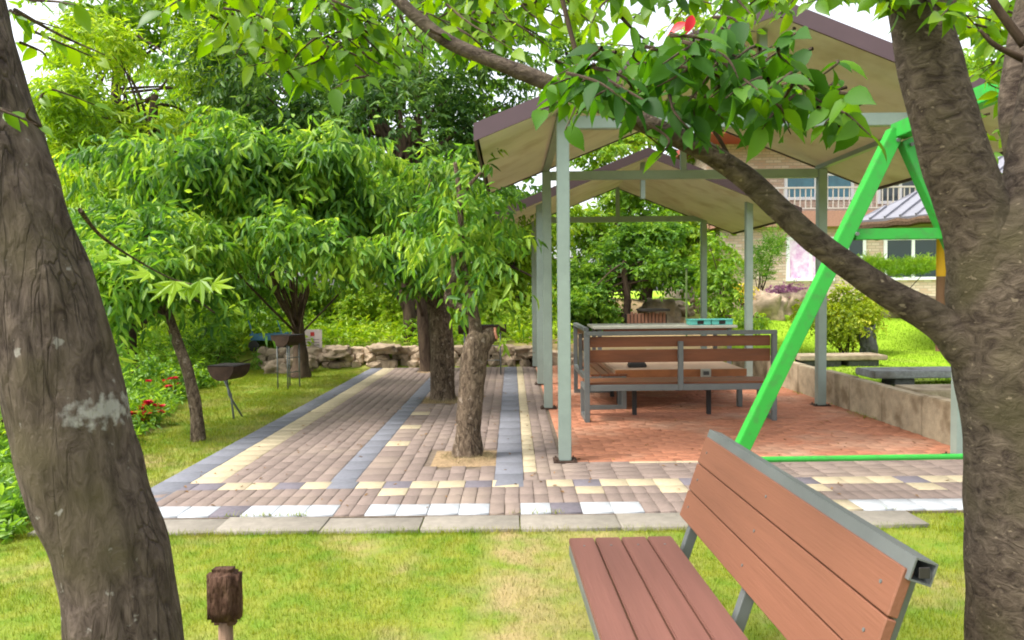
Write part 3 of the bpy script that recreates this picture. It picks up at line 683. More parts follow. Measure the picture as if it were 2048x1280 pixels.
# dining table behind with teal crates
tb = empty('picnic_table', (2.1, 11.9, 0), 'tall pale grey topped table behind the slatted bench', 'table')
pb((1.25, 11.3, .86), (3.45, 12.3, .90), 'tabletop', M['grey_t'], tb, .006)
for (x, y) in ((1.35, 11.4), (3.35, 11.4), (1.35, 12.2), (3.35, 12.2)): pb((x - .03, y - .03, 0), (x + .03, y + .03, .859), 'leg', M['galv2'], tb)
pb((1.40, 11.36, .78), (3.30, 11.385, .858), 'apron', M['oldwood'], tb)
for i, (px, lab) in enumerate(((1397, 'teal plastic crate on the grey table, the one left of the thin shelter post'), (1440, 'teal plastic crate on the grey table, the one right of the thin shelter post'))):
    p = at(px, 655, 11.55); cr = empty('crate', (p.x, 11.55, .901), lab, 'crate', 'teal crates on the table')
    x = p.x
    pb((x - .15, 11.43, .901), (x + .15, 11.67, .91), 'base', M['teal'], cr, 0)
    for a_, b_ in (((x - .16, 11.42, .911), (x - .05, 11.43, .975)), ((x + .05, 11.42, .911), (x + .16, 11.43, .975)), ((x - .16, 11.67, .911), (x + .16, 11.68, .975)), ((x - .16, 11.431, .911), (x - .15, 11.669, .975)), ((x + .15, 11.431, .911), (x + .16, 11.669, .975))):
        pb(a_, b_, 'side_panel', M['teal'], cr, 0)
    pb((x - .17, 11.405, .976), (x + .17, 11.69, .992), 'lid', M['teal'], cr, .004)
    pb((x - .05, 11.425, .925), (x + .05, 11.435, .965), 'handle', M['dkmetal'], cr, 0)

# ------------------------------------------------------------------ foreground bench
fb = empty('park_bench', (.47, 2.3, 0), 'brown plank park bench with grey steel top rail in the foreground grass', 'bench', rz=R(1.8))
hl = .73
def fbb(a_, b_, name, m_, bev=.003, parent=None):
    q = MB(); q.box(a_, b_); return q.build(name, m_, parent or fb, bevel=bev)
sw = .1085
for k in range(4): fbb((-.225 + k * sw + .0035, -hl, .405), (-.225 + (k + 1) * sw - .0035, hl, .43), 'seat_slat', M['wpc2'], .004)
fbb((-.222, -hl + .01, .36), (-.182, hl - .01, .404), 'seat_rail', M['galv2']); fbb((.165, -hl + .01, .36), (.205, hl - .01, .404), 'seat_rail', M['galv2'])
# backrest leans away to the right
B0 = Vector((.238, 0, .515)); B1 = Vector((.352, 0, .845)); du = (B1 - B0).normalized(); nn = Vector((du.z, 0, -du.x))
bl = (B1 - B0).length; pw = bl / 3
for k in range(3):
    q = MB(); a_ = B0 + du * (k * pw + .002); b_ = B0 + du * ((k + 1) * pw - .002)
    for_ = nn * .026
    vs = [(p + t_ + Vector((0, y_, 0))) for y_ in (-hl, hl) for (p, t_) in ((a_, Vector()), (a_, for_), (b_, for_), (b_, Vector()))]
    q.add(vs, [(0, 1, 2, 3), (4, 7, 6, 5), (0, 4, 5, 1), (1, 5, 6, 2), (2, 6, 7, 3), (3, 7, 4, 0)]); q.build('back_slat', M['wpc'], fb, bevel=.003)
for y_ in (-hl + .06, .02, hl - .07):
    for k in range(3):
        q = MB(); c_ = B0 + du * ((k + .5) * pw) + Vector((0, y_, 0)); c_ = c_ - nn * .0; q.tube([c_ + nn * .002, c_ - nn * .0022], .0048, 10); q.build('screw', M['galv2'], fb)
for y_ in (-hl + .1, hl - .1):
    for k in range(4): q = MB(); q.tube([(-.225 + (k + .5) * sw, y_, .428), (-.225 + (k + .5) * sw, y_, .4318)], .0048, 10); q.build('screw', M['galv2'], fb)
# top rail: hollow square tube with a dark open end
rc = B1 + nn * .034 + du * .004
q = MB()
hw = .026
def ringv(y_, s_): return [rc + nn * sx * s_ + du * sz * s_ + Vector((0, y_, 0)) for sx, sz in ((-1, -1), (1, -1), (1, 1), (-1, 1))]
y0_, y1_ = -hl - .015, hl + .012
vs = ringv(y0_, hw) + ringv(y1_, hw) + ringv(y0_, hw - .004) + ringv(y0_ + .12, hw - .004) + ringv(y1_ - .002, hw - .004)
q.add(vs, [(0, 1, 5, 4), (1, 2, 6, 5), (2, 3, 7, 6), (3, 0, 4, 7), (4, 5, 6, 7),
           (0, 8, 9, 1), (1, 9, 10, 2), (2, 10, 11, 3), (3, 11, 8, 0), (8, 12, 13, 9), (9, 13, 14, 10), (10, 14, 15, 11), (11, 15, 12, 8), (12, 15, 14, 13)])
q.build('top_rail', M['galv2'], fb)
q = MB(); q.box((rc.x - .012, y0_ - .004, rc.z - .012), (rc.x + .012, y0_ - .001, rc.z + .012)); q.build('end_shade_plate', M['dkmetal'], fb, bevel=.001)  # dark plate standing in for the shade inside the open tube
for y_ in (-hl + .06, .02, hl - .07):
    q = MB(); s0 = Vector((.19, y_, .37)) + nn * .0; p0 = B0 + nn * .048 - du * .17; p1 = B1 + nn * .048 - du * .03
    q.bar(p0 + Vector((0, y_, 0)), p1 + Vector((0, y_, 0)), .04, .035, up=(0, 1, 0)); q.build('back_support', M['galv2'], fb, bevel=.003)
for y_ in (-hl + .1, hl - .1):
    for x_ in (-.09, .185): fbb((x_ - .02, y_ - .02, -.03), (x_ + .02, y_ + .02, .359), 'leg', M['galv2'])
    fbb((-.179, y_ - .018, .362), (.164, y_ + .018, .398), 'cross_bar', M['galv2'])

# ------------------------------------------------------------------ green swing frame
D_ = 5.0; tp = at(1797, 262, D_); zt_ = tp.z; xt = tp.x
sw_ = empty('swing_frame', (xt, 3.65, 0), 'bright green steel A-frame swing stand with crossbar and low tube', 'swing frame')
def sb_(fn, name): q = MB(); q.off = sw_.location; fn(q); return q.build(name, M['green'], sw_, bevel=.004)
foot_l = at(1452, 960, D_); sl = (xt - foot_l.x) / (zt_ - foot_l.z); xl = xt - sl * (zt_ + .0)
xr = xt + sl * zt_ * .95
for y_ in (D_, 2.3):
    sb_(lambda q: q.bar((xl, y_, .0), (xt - .02, y_, zt_), .09, .10, up=(0, 1, 0)), 'leg')
    sb_(lambda q: q.bar((xr, y_ + .0, .0), (xt + .045, y_ , zt_ - .06), .09, .085, up=(0, 1, 0)), 'leg')
    zc = at(1790, 468, y_).z if y_ == D_ else 1.83
    sb_(lambda q: q.bar((xt - sl * (zt_ - zc) + .045, y_, zc), (xt + sl * .95 * (zt_ - zc) + .02, y_, zc), .05, .075), 'crossbar')
    zl = .30
    sb_(lambda q: q.tube([(xt - sl * (zt_ - zl) + .04, y_ - .05, zl), (xt + sl * .95 * (zt_ - zl), y_ - .05, zl + .01)], .02, 12), 'low_tube')
for (bx_, bz_) in ((xt - .03, zt_ - .07), (xt + .06, zt_ - .10), (xt - sl * (zt_ - at(1790, 468, D_).z) + .04, at(1790, 468, D_).z), (xt + sl * .95 * (zt_ - at(1790, 468, D_).z) - .01, at(1790, 468, D_).z)):
    q = MB(); q.off = sw_.location; q.tube([(bx_, D_ - .052, bz_), (bx_, D_ - .066, bz_)], .014, 6); q.build('bolt', M['galv2'], sw_)
sb_(lambda q: q.bar((xt + .01, 2.15, zt_ - .0), (xt + .01, D_ + .03, zt_ - .0), .10, .10), 'top_beam')

# ------------------------------------------------------------------ charcoal braziers
def drum(mb, c, r, hl_, axis='x', n=18, k=1, th=.008, h=1.0):
    """half drum (open top), closed half-round ends"""
    ang = [math.pi + math.pi * i / n for i in range(n + 1)]
    vs = []; fs = []
    for rr in (r, r - th):
        for xx in (-hl_ if rr == r else -hl_ + th, hl_ if rr == r else hl_ - th):
            for a_ in ang: vs.append(Vector(c) + Vector((xx, math.cos(a_) * rr, math.sin(a_) * rr * h)))
    m_ = n + 1
    for s_ in (0, 1):
        o_ = s_ * 2 * m_
        for i in range(n): f_ = (o_ + i, o_ + i + 1, o_ + m_ + i + 1, o_ + m_ + i); fs.append(f_)
        fs.append(tuple(o_ + i for i in range(m_))); fs.append(tuple(o_ + m_ + i for i in range(m_)))
    fs.append((0, m_, 3 * m_, 2 * m_)); fs.append((n, n + m_, n + 3 * m_, n + 2 * m_)); 
    mb.add(vs, fs)
def brazier(label, p, hgt, half, r, kind, rz_=0):
    root = empty('charcoal_grill', p, label, 'grill', 'rusty charcoal grills on legs', rz=R(rz_))
    q = MB()
    drum(q, (0, 0, hgt), r, half); q.build('fire_bowl', M['rust'], root)
    q = MB()
    for k in range(9): q.tube([(-half + .02 + k * (2*half - .04) / 8, -r, hgt + .01), (-half + .02 + k * (2*half - .04) / 8, r, hgt + .01)], .004, 5)
    q.tube([(-half, -r, hgt + .006), (half, -r, hgt + .006)], .006, 6); q.tube([(-half, r, hgt + .006), (half, r, hgt + .006)], .006, 6); q.build('grate', M['dkmetal'], root)
    zz = hgt - r * .92
    if kind == 'x':
        for sx in (-1, 1):
            q = MB(); q.tube([(sx * .09, -.10, -.03), (-sx * .02, .0, zz * .55), (sx * .03, .06, zz)], .012, 8); q.build('leg', M['galv2'], root, smooth=True)
    else:
        for sx in (-1, 1):
            for sy in (-1, 1):
                q = MB(); q.tube([(sx * half * .75, sy * r * .55, -.03), (sx * half * .75, sy * r * .55, hgt - r * .6)], .011, 8); q.build('leg', M['galv2'], root, smooth=True)
        for z in (zz * .35, zz * .7):
            q = MB(); q.tube([(-half * .75, -r * .55, z), (half * .75, -r * .55, z)], .008, 6); q.build('crossbar', M['galv2'], root)
    return root
p = gnd(466, 830); brazier('rusty half-drum charcoal grill on splayed legs nearest the leaning tree', (p.x - .03, p.y, 0), .60, .18, .17, 'x', 78)
p = gnd(578, 772); brazier('dark half-drum charcoal grill on tall ladder-like legs beside the forked tree', (p.x, p.y, 0), .80, .20, .17, 's', 70)
p = gnd(966, 748); brazier('wide charcoal grill on grey legs behind the pruned tree stump', (p.x, 13.0, 0), .86, .42, .15, 's')

# wooden stake in front
p = at(450, 1200, 2.0); st = empty('wooden_stake', (p.x, 2.0, -.03), 'weathered stake with a dark scorched wooden block on top, bottom left of the lawn', 'stake')
bm = bmesh.new(); bmesh.ops.create_cube(bm, size=1)
for v in bm.verts: v.co = Vector((v.co.x * .088, v.co.y * .06, v.co.z * .155 + .655))
bmesh.ops.bevel(bm, geom=list(bm.edges), offset=.016, segments=3, affect='EDGES'); bmesh.ops.triangulate(bm, faces=bm.faces); bmesh.ops.subdivide_edges(bm, edges=bm.edges, cuts=3, use_grid_fill=True)
for v in bm.verts: v.co += Vector((noise.noise(v.co * 30), noise.noise(v.co * 30 + Vector((5, 0, 0))), .6 * noise.noise(v.co * 25 + Vector((9, 0, 0))))) * .006
me = bpy.data.meshes.new('block'); bm.to_mesh(me); bm.free(); link('block', me, M['stakew'], st, True)
q = MB(); q.tube([(0, 0, 0), (.002, 0, .2), (-.001, 0, .4), (0, 0, .585)], [.022, .020, .021, .019], 10); q.build('stick', M['stakel'], st, smooth=True)

# ------------------------------------------------------------------ stone wall at the back
sw2 = empty('stone_wall', (-1.4, 14.55, 0), 'low dry stone wall of tan rocks at the end of the paved path', 'stone wall')
bm = bmesh.new()
def addrock(bm, c, s_, seed):
    r_ = bmesh.ops.create_icosphere(bm, subdivisions=2, radius=1); ca, sa = math.cos(seed), math.sin(seed)
    for v in r_['verts']:
        p = v.co.copy(); d = 1 + .4 * noise.noise(p * 1.3 + Vector((seed * 3.1, 0, 0)))
        p = Vector([math.copysign(abs(c_) ** .65, c_) for c_ in p]) * d
        v.co = Vector(c) + Vector((p.x * s_[0], p.y * s_[1], p.z * s_[2]))
x = -4.9
while x < 4.6:
    for lay in range(3):
        w_ = random.uniform(.08, .17); hgt_ = random.uniform(.07, .12)
        if x > .3 and lay == 2: continue
        addrock(bm, (x + random.uniform(-.1, .1) + 1.4, random.uniform(-.06, .08) + lay * .06, .05 + lay * .125), (w_, .15, hgt_), random.random() * 30)
    x += .17
me = bpy.data.meshes.new('stones'); bm.to_mesh(me); bm.free(); link('stones', me, M['rock'], sw2)
rocks_def = [(560, 735, .22, .15, 'pale boulder at the left end of the stone wall'), (600, 728, .22, .16, 'tan boulder beside the forked tree trunk'), (675, 704, .24, .11, 'flat tan boulder on the stone wall, left part'),
             (770, 698, .30, .10, 'long flat boulder on the stone wall near the tree trunks'), (1060, 702, .26, .10, 'dark flat boulder on the wall left of the shelter posts')]
for i, (px, py, w_, h_, lab) in enumerate(rocks_def):
    p = at(px, py, 14.5 if i > 1 else 13.9); zc = max(p.z, .05)
    o = rockmesh('boulder', (p.x, p.y, zc), (w_, .25, h_), M['rock'], seed=i * 7 + 1, rz=i); tag(o, lab, 'boulder', 'boulders along the back')
# rock garden behind the shelters and before the house
for i, (px, Y_, w_, h_, lab) in enumerate([(1325, 18.5, .45, .35, 'brown boulder below the dark maple, right side'), (1420, 19.5, .5, .32, 'brown boulder behind the thin shelter posts'), (1360, 19.0, .4, .22, 'low tan boulder behind the green pole'),
        (1470, 19.5, .45, .4, 'reddish boulder under the yellow shrub'), (1535, 18.0, .38, .45, 'pinkish grey boulder left of the purple shrub'), (1600, 19.2, .5, .4, 'dark boulder before the poster window'),
        (1790, 18.3, .55, .42, 'brown boulder under the clipped pine'), (1850, 17.8, .45, .36, 'brown boulder right of the clipped pine'), (1195, 17.5, .35, .2, 'small tan boulder left of the maple trunk')]):
    x_ = (px - 1024) / F * Y_
    o = rockmesh('boulder', (x_, Y_, float(tz(x_, Y_)) + h_ * .45), (w_, .35, h_), M['rock'], seed=i * 5 + 2, rz=i * .7); tag(o, lab, 'boulder', 'boulders along the back')

# sign, cart, small things at the back left
p = at(625, 678, 14.9); sg = empty('notice_board', (p.x, 14.9, float(tz(p.x, 14.9))), 'small pale notice board with red mark right of the forked tree', 'sign')
def sgb(a_, b_, n_, m_): q = MB(); q.box(a_, b_); q.build(n_, m_, sg)
bz = p.z - sg.location.z
sgb((-.19, 0, bz - .18), (.19, .02, bz + .19), 'board', M['signw']); sgb((-.04, -.005, bz + .06), (.04, -.001, bz + .14), 'red_mark', M['signr'])
for k in range(3): sgb((-.14, -.004, bz - .02 - k * .055), (.14, -.001, bz - .005 - k * .055), 'text_line', M['signd'])
for sx in (-.15, .15): sgb((sx - .015, .021, 0), (sx + .015, .045, bz + .15), 'post', M['galv2'])
p = at(545, 700, 15.0); ct = empty('handcart', (p.x, 15.0, float(tz(p.x, 15.0))), 'blue handcart with raised handles behind the tall-legged grill', 'cart')
def cb(a_, b_, n_, m_): q = MB(); q.box(a_, b_); q.build(n_, m_, ct, bevel=.004)
cb((-.38, -.2, .22), (.38, .2, .25), 'tray', M['bluemetal']); cb((-.38, -.22, .251), (.38, -.20, .36), 'side_panel', M['bluemetal']); cb((-.38, .20, .251), (.38, .22, .36), 'side_panel', M['bluemetal'])
for sx in (-.3, .28):
    q = MB(); q.tube([(sx, -.16, .24), (sx - .12, -.16, .62)], .012, 8); q.build('handle', M['bluemetal'], ct)
    q = MB(); q.tube([(sx, -.2, .11), (sx, -.24, .11)], .11, 16); q.build('wheel', M['dkmetal'], ct)
# kennel-like wooden shed
p = at(1288, 640, 17.2); kz = float(tz(p.x, 17.2)); kn = empty('wood_crib', (p.x, 17.2, kz), 'small dark wooden pen with flat roof right of the maple trunk', 'pen')
for k in range(11):
    q = MB(); x_ = -.42 + k * .082; q.box((x_, -.2, 0), (x_ + .06, -.17, .40 + random.uniform(-.03, .03))); q.build('board', M['timber'], kn)
q = MB(); q.box((-.4, -.165, .0), (.5, .4, .36)); q.build('body', M['dkmetal'], kn, bevel=.01); q = MB(); q.box((-.1, -.3, .43), (.55, .5, .48)); q.build('roof', M['dkmetal'], kn, bevel=.01)
p = at(1373, 640, 15.6); gp = empty('garden_pole', (p.x, 15.6, float(tz(p.x, 15.6))), 'thin olive green pole standing behind the shelters', 'pole')
q = MB(); hh = at(1373, 540, 15.6).z - gp.location.z; q.tube([(0, 0, 0), (0, 0, hh)], .02, 8); q.build('shaft', mat('olive_paint', (.12, .17, .06), .5), gp); q = MB(); q.tube([(0, 0, hh + .001), (0, 0, hh + .03)], .026, 8); q.build('cap', M['dkmetal'], gp)

# ------------------------------------------------------------------ brick house
bk = bpy.data.materials.new('house_brick'); bk.use_nodes = True; n = bk.node_tree.nodes; l = bk.node_tree.links
tc = n.new('ShaderNodeTexCoord'); sx_ = n.new('ShaderNodeSeparateXYZ'); cb_ = n.new('ShaderNodeCombineXYZ'); l.new(tc.outputs['Object'], sx_.inputs[0])
ad_ = n.new('ShaderNodeMath'); l.new(sx_.outputs[0], ad_.inputs[0]); l.new(sx_.outputs[1], ad_.inputs[1]); l.new(ad_.outputs[0], cb_.inputs[0]); l.new(sx_.outputs[2], cb_.inputs[1])
br = n.new('ShaderNodeTexBrick'); br.inputs['Scale'].default_value = 1; br.inputs['Brick Width'].default_value = .24; br.inputs['Row Height'].default_value = .085; br.inputs['Mortar Size'].default_value = .012
br.inputs['Color1'].default_value = (.48, .32, .23, 1); br.inputs['Color2'].default_value = (.60, .48, .39, 1); br.inputs['Mortar'].default_value = (.40, .31, .24, 1)
l.new(cb_.outputs[0], br.inputs['Vector']); l.new(br.outputs['Color'], n['Principled BSDF'].inputs['Base Color']); n['Principled BSDF'].inputs['Roughness'].default_value = .9
HY = 22.0; hs_ = empty('brick_house', (12, HY, 1.0), 'two-storey pale brick house with balcony behind the lawn', 'house')
def hx(px): return (px - 1024) / F * HY
def hz(px, py): return at(px, py, HY).z
def hb(a_, b_, n_, m_, par=None, bev=0): q = MB(); q.off = hs_.location; q.box(a_, b_); return q.build(n_, m_, par or hs_, bevel=bev)
zb_ = hz(1640, 424); z1 = hz(1640, 452); zr_ = 6.1
hb((hx(1440), HY, .6), (20, HY + 8, zb_ - .45), 'ground_floor_wall', bk); hb((hx(1432), HY + 1.0, zb_ - .449), (20, HY + 8, zr_), 'upper_floor_wall', bk)
hb((hx(1425), HY - .35, zb_ - .45), (20, HY + .999, zb_), 'balcony_slab', M['redbrick'])
# railing
q = MB(); q.off = hs_.location; zt2 = hz(1640, 376); x = hx(1430)
q.box((x, HY - .3, zt2 - .05), (20, HY - .25, zt2)); q.box((x, HY - .3, zb_ + .06), (20, HY - .25, zb_ + .10))
while x < 20: q.box((x, HY - .285, zb_ + .101), (x + .03, HY - .262, zt2 - .051)); x += .16
q.build('railing', mat('pale_railing', (.42, .36, .33), .5, .4), hs_)
def window(px0, px1, py0, py1, dy, gm, mull=2):
    x0_, x1_ = hx(px0), hx(px1); z1_, z0_ = hz((px0+px1)/2, py0), hz((px0+px1)/2, py1); y_ = HY + dy
    fr = MB(); fr.off = hs_.location; t = .09
    fr.box((x0_, y_ - .06, z0_), (x1_, y_ - .002, z0_ + t)); fr.box((x0_, y_ - .06, z1_ - t), (x1_, y_ - .002, z1_)); fr.box((x0_, y_ - .059, z0_ + t), (x0_ + t, y_ - .002, z1_ - t)); fr.box((x1_ - t, y_ - .059, z0_ + t), (x1_, y_ - .002, z1_ - t))
    for k in range(1, mull): xm = x0_ + (x1_ - x0_) * k / mull; fr.box((xm - t / 2, y_ - .058, z0_ + t), (xm + t / 2, y_ - .003, z1_ - t))
    f = fr.build('window', M['white'], hs_)
    hb((x0_ + t, y_ - .03, z0_ + t), (x1_ - t, y_ - .0025, z1_ - t), 'pane', gm, f)
window(1572, 1668, 474, 562, 0, M['pink']); window(1766, 1882, 474, 560, 0, M['glass']); window(1690, 1730, 474, 478 + 40, 0, M['glass'], 1)
window(1592, 1660, 335, 392, 1, M['blueg'], 1); window(1676, 1736, 335, 392, 1, M['blueg'], 1); window(1785, 1880, 335, 400, 1, M['glass'], 2)
# roof
q = MB(); q.off = hs_.location; xa = hx(1400); vs = [(xa, HY - .6, zr_), (21, HY - .6, zr_), (21, HY + 9, zr_), (xa, HY + 9, zr_), (xa + 3.5, HY + 4.2, zr_ + 2.2), (18, HY + 4.2, zr_ + 2.2), (xa, HY - .6, zr_ - .18), (21, HY - .6, zr_ - .18), (21, HY + 9, zr_ - .18), (xa, HY + 9, zr_ - .18)]
q.add(vs, [(0, 1, 5, 4), (1, 2, 5), (2, 3, 4, 5), (3, 0, 4), (6, 7, 1, 0), (7, 8, 2, 1), (8, 9, 3, 2), (9, 6, 0, 3), (9, 8, 7, 6)]); q.build('roof', mat('red_roof', (.38, .08, .06), .6), hs_)

# ------------------------------------------------------------------ garden pavilion
pc = Vector((8.75, 13.0, float(tz(8.75, 13.0)))); pvn = empty('garden_pavilion', pc, 'six-sided garden pavilion with violet-grey seamed roof and thatch edge', 'pavilion')
ez = 2.52 - pc.z; az_ = 3.85 - pc.z; RR = 2.72
q = MB(); vs = [(0, 0, az_)] + [(RR * math.cos(math.pi / 3 * k), RR * math.sin(math.pi / 3 * k), ez + .1) for k in range(6)] + [(0, 0, az_ - .08)] + [(RR * .99 * math.cos(math.pi / 3 * k), RR * .99 * math.sin(math.pi / 3 * k), ez + .03) for k in range(6)]
fs = []
for k in range(6): k2 = (k + 1) % 6; fs += [(0, 1 + k, 1 + k2), (7, 8 + k2, 8 + k), (1 + k, 8 + k, 8 + k2, 1 + k2)]
q.add(vs, fs)
for k in range(6):      # standing seams
    a0 = Vector(vs[1 + k]); a1 = Vector(vs[1 + (k + 1) % 6]); ap = Vector(vs[0])
    for j in range(1, 10):
        e_ = a0.lerp(a1, j / 10); t_ = 1 - abs(j / 5 - 1); nrm = (a1 - a0).cross(ap - a0).normalized()
        if nrm.z < 0: nrm = -nrm
        mid_ = (a0 + a1) / 2; up_ = (ap - mid_); top_ = e_ + up_ * t_ * .97
        q.bar(e_ + nrm * .02, top_ + nrm * .02, .03, .04, up=nrm)
q.build('roof', M['seamroof'], pvn)
q = MB()
for k in range(6):
    a0 = Vector(vs[1 + k]); a1 = Vector(vs[1 + (k + 1) % 6]); a0.z = a1.z = ez + .0
    n_ = 14; ps = [a0.lerp(a1, t / n_) + Vector((0, 0, random.uniform(-.02, .02))) for t in range(n_ + 1)]; q.tube(ps, [.075 * random.uniform(.8, 1.2) for _ in ps], 7)
q.build('thatch_edge', M['thatch'], pvn)
for k in range(6):
    x_, y_ = 1.2 * math.cos(math.pi / 3 * k), 1.2 * math.sin(math.pi / 3 * k)
    q = MB(); q.tube([(x_, y_, 0), (x_, y_, 1.35)], .09, 14); o = q.build('post', M['timber'], pvn, smooth=False)
    q = MB(); q.tube([(x_, y_, 1.351), (x_, y_, 2.0), (x_, y_, ez + .4)], .092, 14); q.build('painted_band', M['yellowp'], o)
q = MB(); q.tube([(0, 0, .35), (0, 0, .42)], 1.15, 6); q.build('floor', M['timber'], pvn)

# ------------------------------------------------------------------ foreground trees
# left trunk
D1 = 1.55
lt = empty('foreground_tree', (at(260, 1280, D1).x, D1, -.03), 'large leaning rough-barked trunk with white lichen patch at the left edge', 'tree')
mb = MB(); mb.off = lt.location
ctr = [(262, 1700, 135), (252, 1400, 112), (249, 1280, 108), (213, 1080, 105), (152, 890, 110), (97, 640, 106), (28, 420, 96), (-34, 200, 85), (-84, 0, 80), (-150, -250, 74), (-270, -600, 62)]
bark_tube(mb, [at(x_, y_, D1) for x_, y_, r_ in ctr], [r_ / F * D1 * .97 for x_, y_, r_ in ctr], 72, 16, .05, 10, ridge=.07)
# knots
for (px, py, rr) in ():
    if rr:
        c_ = at(px, py, D1 - .16 if px > 149 and py > 900 else D1 - .05); mb.tube([c_ + Vector((0, .02, 0)), c_ + Vector((0, -.006, .0)), c_ + Vector((0, -.014, .002))], [rr * 1.3, rr, rr * .4], 10)
mb.build('trunk', M['bark_left'], lt, smooth=True)
q = MB(); q.off = lt.location; q.tube([at(70, 930, 1.60), at(30, 870, 1.62), at(0, 800, 1.64), at(-40, 690, 1.66)], [.006, .005, .004, .003], 6); q.build('twig', M['bark_mid'], lt)

# right cherry tree
D2 = 1.85
rt = empty('cherry_tree', (at(2075, 1280, D2).x, D2, -.03), 'large cherry tree trunk with forked limbs and a long bare branch at the right edge', 'tree')
mb = MB(); mb.off = rt.location
def chain(mb, c, D, n=40, k=8, rough=.03, ridge=.03, dd=0):
    m_ = len(c); bark_tube(mb, [at(x_, y_, D + dd * i / (m_ - 1)) for i, (x_, y_, r_) in enumerate(c)], [r_ / F * (D + dd * i / (m_ - 1)) for i, (x_, y_, r_) in enumerate(c)], n, k, rough, 9, ridge=ridge)
chain(mb, [(2095, 1800, 150), (2092, 1400, 143), (2090, 1200, 139), (2085, 1000, 135), (2075, 850, 134), (2060, 720, 138), (2050, 600, 138), (2050, 500, 128), (2075, 400, 95)], D2, 72, 10)
chain(mb, [(2010, 700, 85), (1990, 560, 80), (1950, 430, 64), (1905, 300, 61), (1864, 150, 57), (1836, 20, 52), (1810, -150, 54), (1780, -350, 45)], D2, 56, 10, dd=-.05)
chain(mb, [(2070, 560, 95), (2082, 420, 78), (2100, 300, 74), (2120, 150, 66), (2150, -50, 58)], D2, 40, 8, dd=.05)
chain(mb, [(2080, 420, 40), (2046, 290, 34), (2034, 200, 32), (2050, 80, 30), (2080, -60, 28)], D2 + .15, 30, 8, dd=.15)
mb.build('trunk', M['bark_right'], rt, smooth=True)
mb = MB(); mb.off = rt.location
brc = [(2010, 770, 75), (1945, 700, 48), (1870, 640, 34), (1760, 575, 28), (1640, 490, 25), (1560, 420, 23), (1490, 355, 22), (1400, 297, 20), (1290, 247, 19), (1180, 200, 17), (1070, 155, 15.5), (980, 120, 14), (900, 85, 13.5), (840, 40, 12.5), (790, -10, 12), (730, -90, 14), (650, -200, 11)]
chain(mb, brc, D2, 32, 8, .05, .03, dd=.25); mb.build('branch', M['bark_right'], rt, smooth=True)

def twig_region(spec, leafs, tubes):
    """spec: list of (px0,py0,px1,py1,Y,nleaves,L) twigs given by their two ends"""
    for (x0, y0, x1, y1, Y_, nl, L) in spec:
        a_, b_ = at(x0, y0, Y_), at(x1, y1, Y_ + random.uniform(-.15, .15))
        mid = a_.lerp(b_, .5) + Vector((random.gauss(0, .02), random.gauss(0, .03), .04 * (b_ - a_).length))
        p, r = catmull([a_, mid, b_], [.0045, .003, .0012], 6); tubes.append((p, r))
        for i in range(nl):
            t = (i + random.random()) / nl; k = min(int(t * (len(p) - 1)), len(p) - 2); pos = p[k].lerp(p[k + 1], t * (len(p) - 1) - k)
            tan = (p[k + 1] - p[k]).normalized(); side = tan.cross(Vector((0, 0, 1))); side.normalize(); side *= (1 if i % 2 else -1)
            d = tan * random.uniform(.2, .7) + side * random.uniform(.3, 1.0) + Vector((random.gauss(0, .5), random.gauss(0, .5), random.uniform(-1.0, .1)))
            nrm = Vector((random.gauss(0, .7), random.gauss(-.2, .7), 1))
            leafs.append((pos, d, nrm, L * random.uniform(.45, 1.2)))
def region_twigs(x0, x1, y0, y1, Ya, Yb, n_, nl, L, ang=(-1, 1), ln=(60, 150)):
    out = []
    for _ in range(n_):
        x_, y_ = random.uniform(x0, x1), random.uniform(y0, y1); l_ = random.uniform(*ln); s_ = random.choice((-1, 1)) * random.uniform(.4, 1)
        out.append((x_ - s_ * l_ * .5, y_ - l_ * .3, x_ + s_ * l_ * .5, y_ + l_ * random.uniform(0, .4), random.uniform(Ya, Yb), nl, L))
    return out
def fg_crown(name, specs, m_, root, wr=.46, tw=True, bark=None):
    lf, tb_ = [], []; twig_region(specs, lf, tb_)
    P = np.array([tuple(a_[0]) for a_ in lf]); D = np.array([tuple(a_[1]) for a_ in lf]); N = np.array([tuple(a_[2]) for a_ in lf]); L = np.array([a_[3] for a_ in lf])
    v, f = big_leaf_arrays(P, D, N, L * .88, L * wr * rng.uniform(.85, 1.1, len(L)))
    arrays(name, v - np.array(root.location), f, m_, root, smooth=True)
    if tw:
        q = MB(); q.off = root.location
        for p, r in tb_: q.tube(p, r, 5, cap=False)
        o_ = q.build('twigs', bark or M['bark_far'], root); tag(o_, kind='stuff')
sp = []
sp += region_twigs(360, 560, -60, 80, 2.2, 2.9, 20, 8, .085)
sp += region_twigs(330, 1050, -80, 20, 2.2, 3.0, 34, 8, .085)
sp += region_twigs(480, 780, 20, 130, 2.1, 2.7, 22, 8, .085)
sp += region_twigs(590, 760, 110, 190, 2.1, 2.5, 9, 7, .085, ln=(40, 90))
sp += region_twigs(760, 1080, 0, 100, 2.3, 3.2, 22, 8, .085)
sp += region_twigs(850, 1180, -40, 110, 2.1, 2.8, 22, 8, .085)
sp += region_twigs(1050, 1500, -60, 30, 2.1, 3.0, 34, 8, .085)
sp += region_twigs(1480, 1700, -50, 10, 2.1, 2.6, 12, 8, .08)
sp += region_twigs(1740, 1900, -60, 25, 1.70, 1.76, 13, 8, .075, ln=(50, 90))
sp += region_twigs(1900, 2080, -40, 110, 2.3, 3.0, 28, 8, .085)
sp += region_twigs(1950, 2060, 130, 200, 2.4, 3.0, 7, 7, .08, ln=(40, 80))
sp += region_twigs(1965, 2015, 230, 400, 2.5, 3.0, 7, 6, .07, ln=(30, 60))
fg_crown('crown', sp, L_fg, rt)
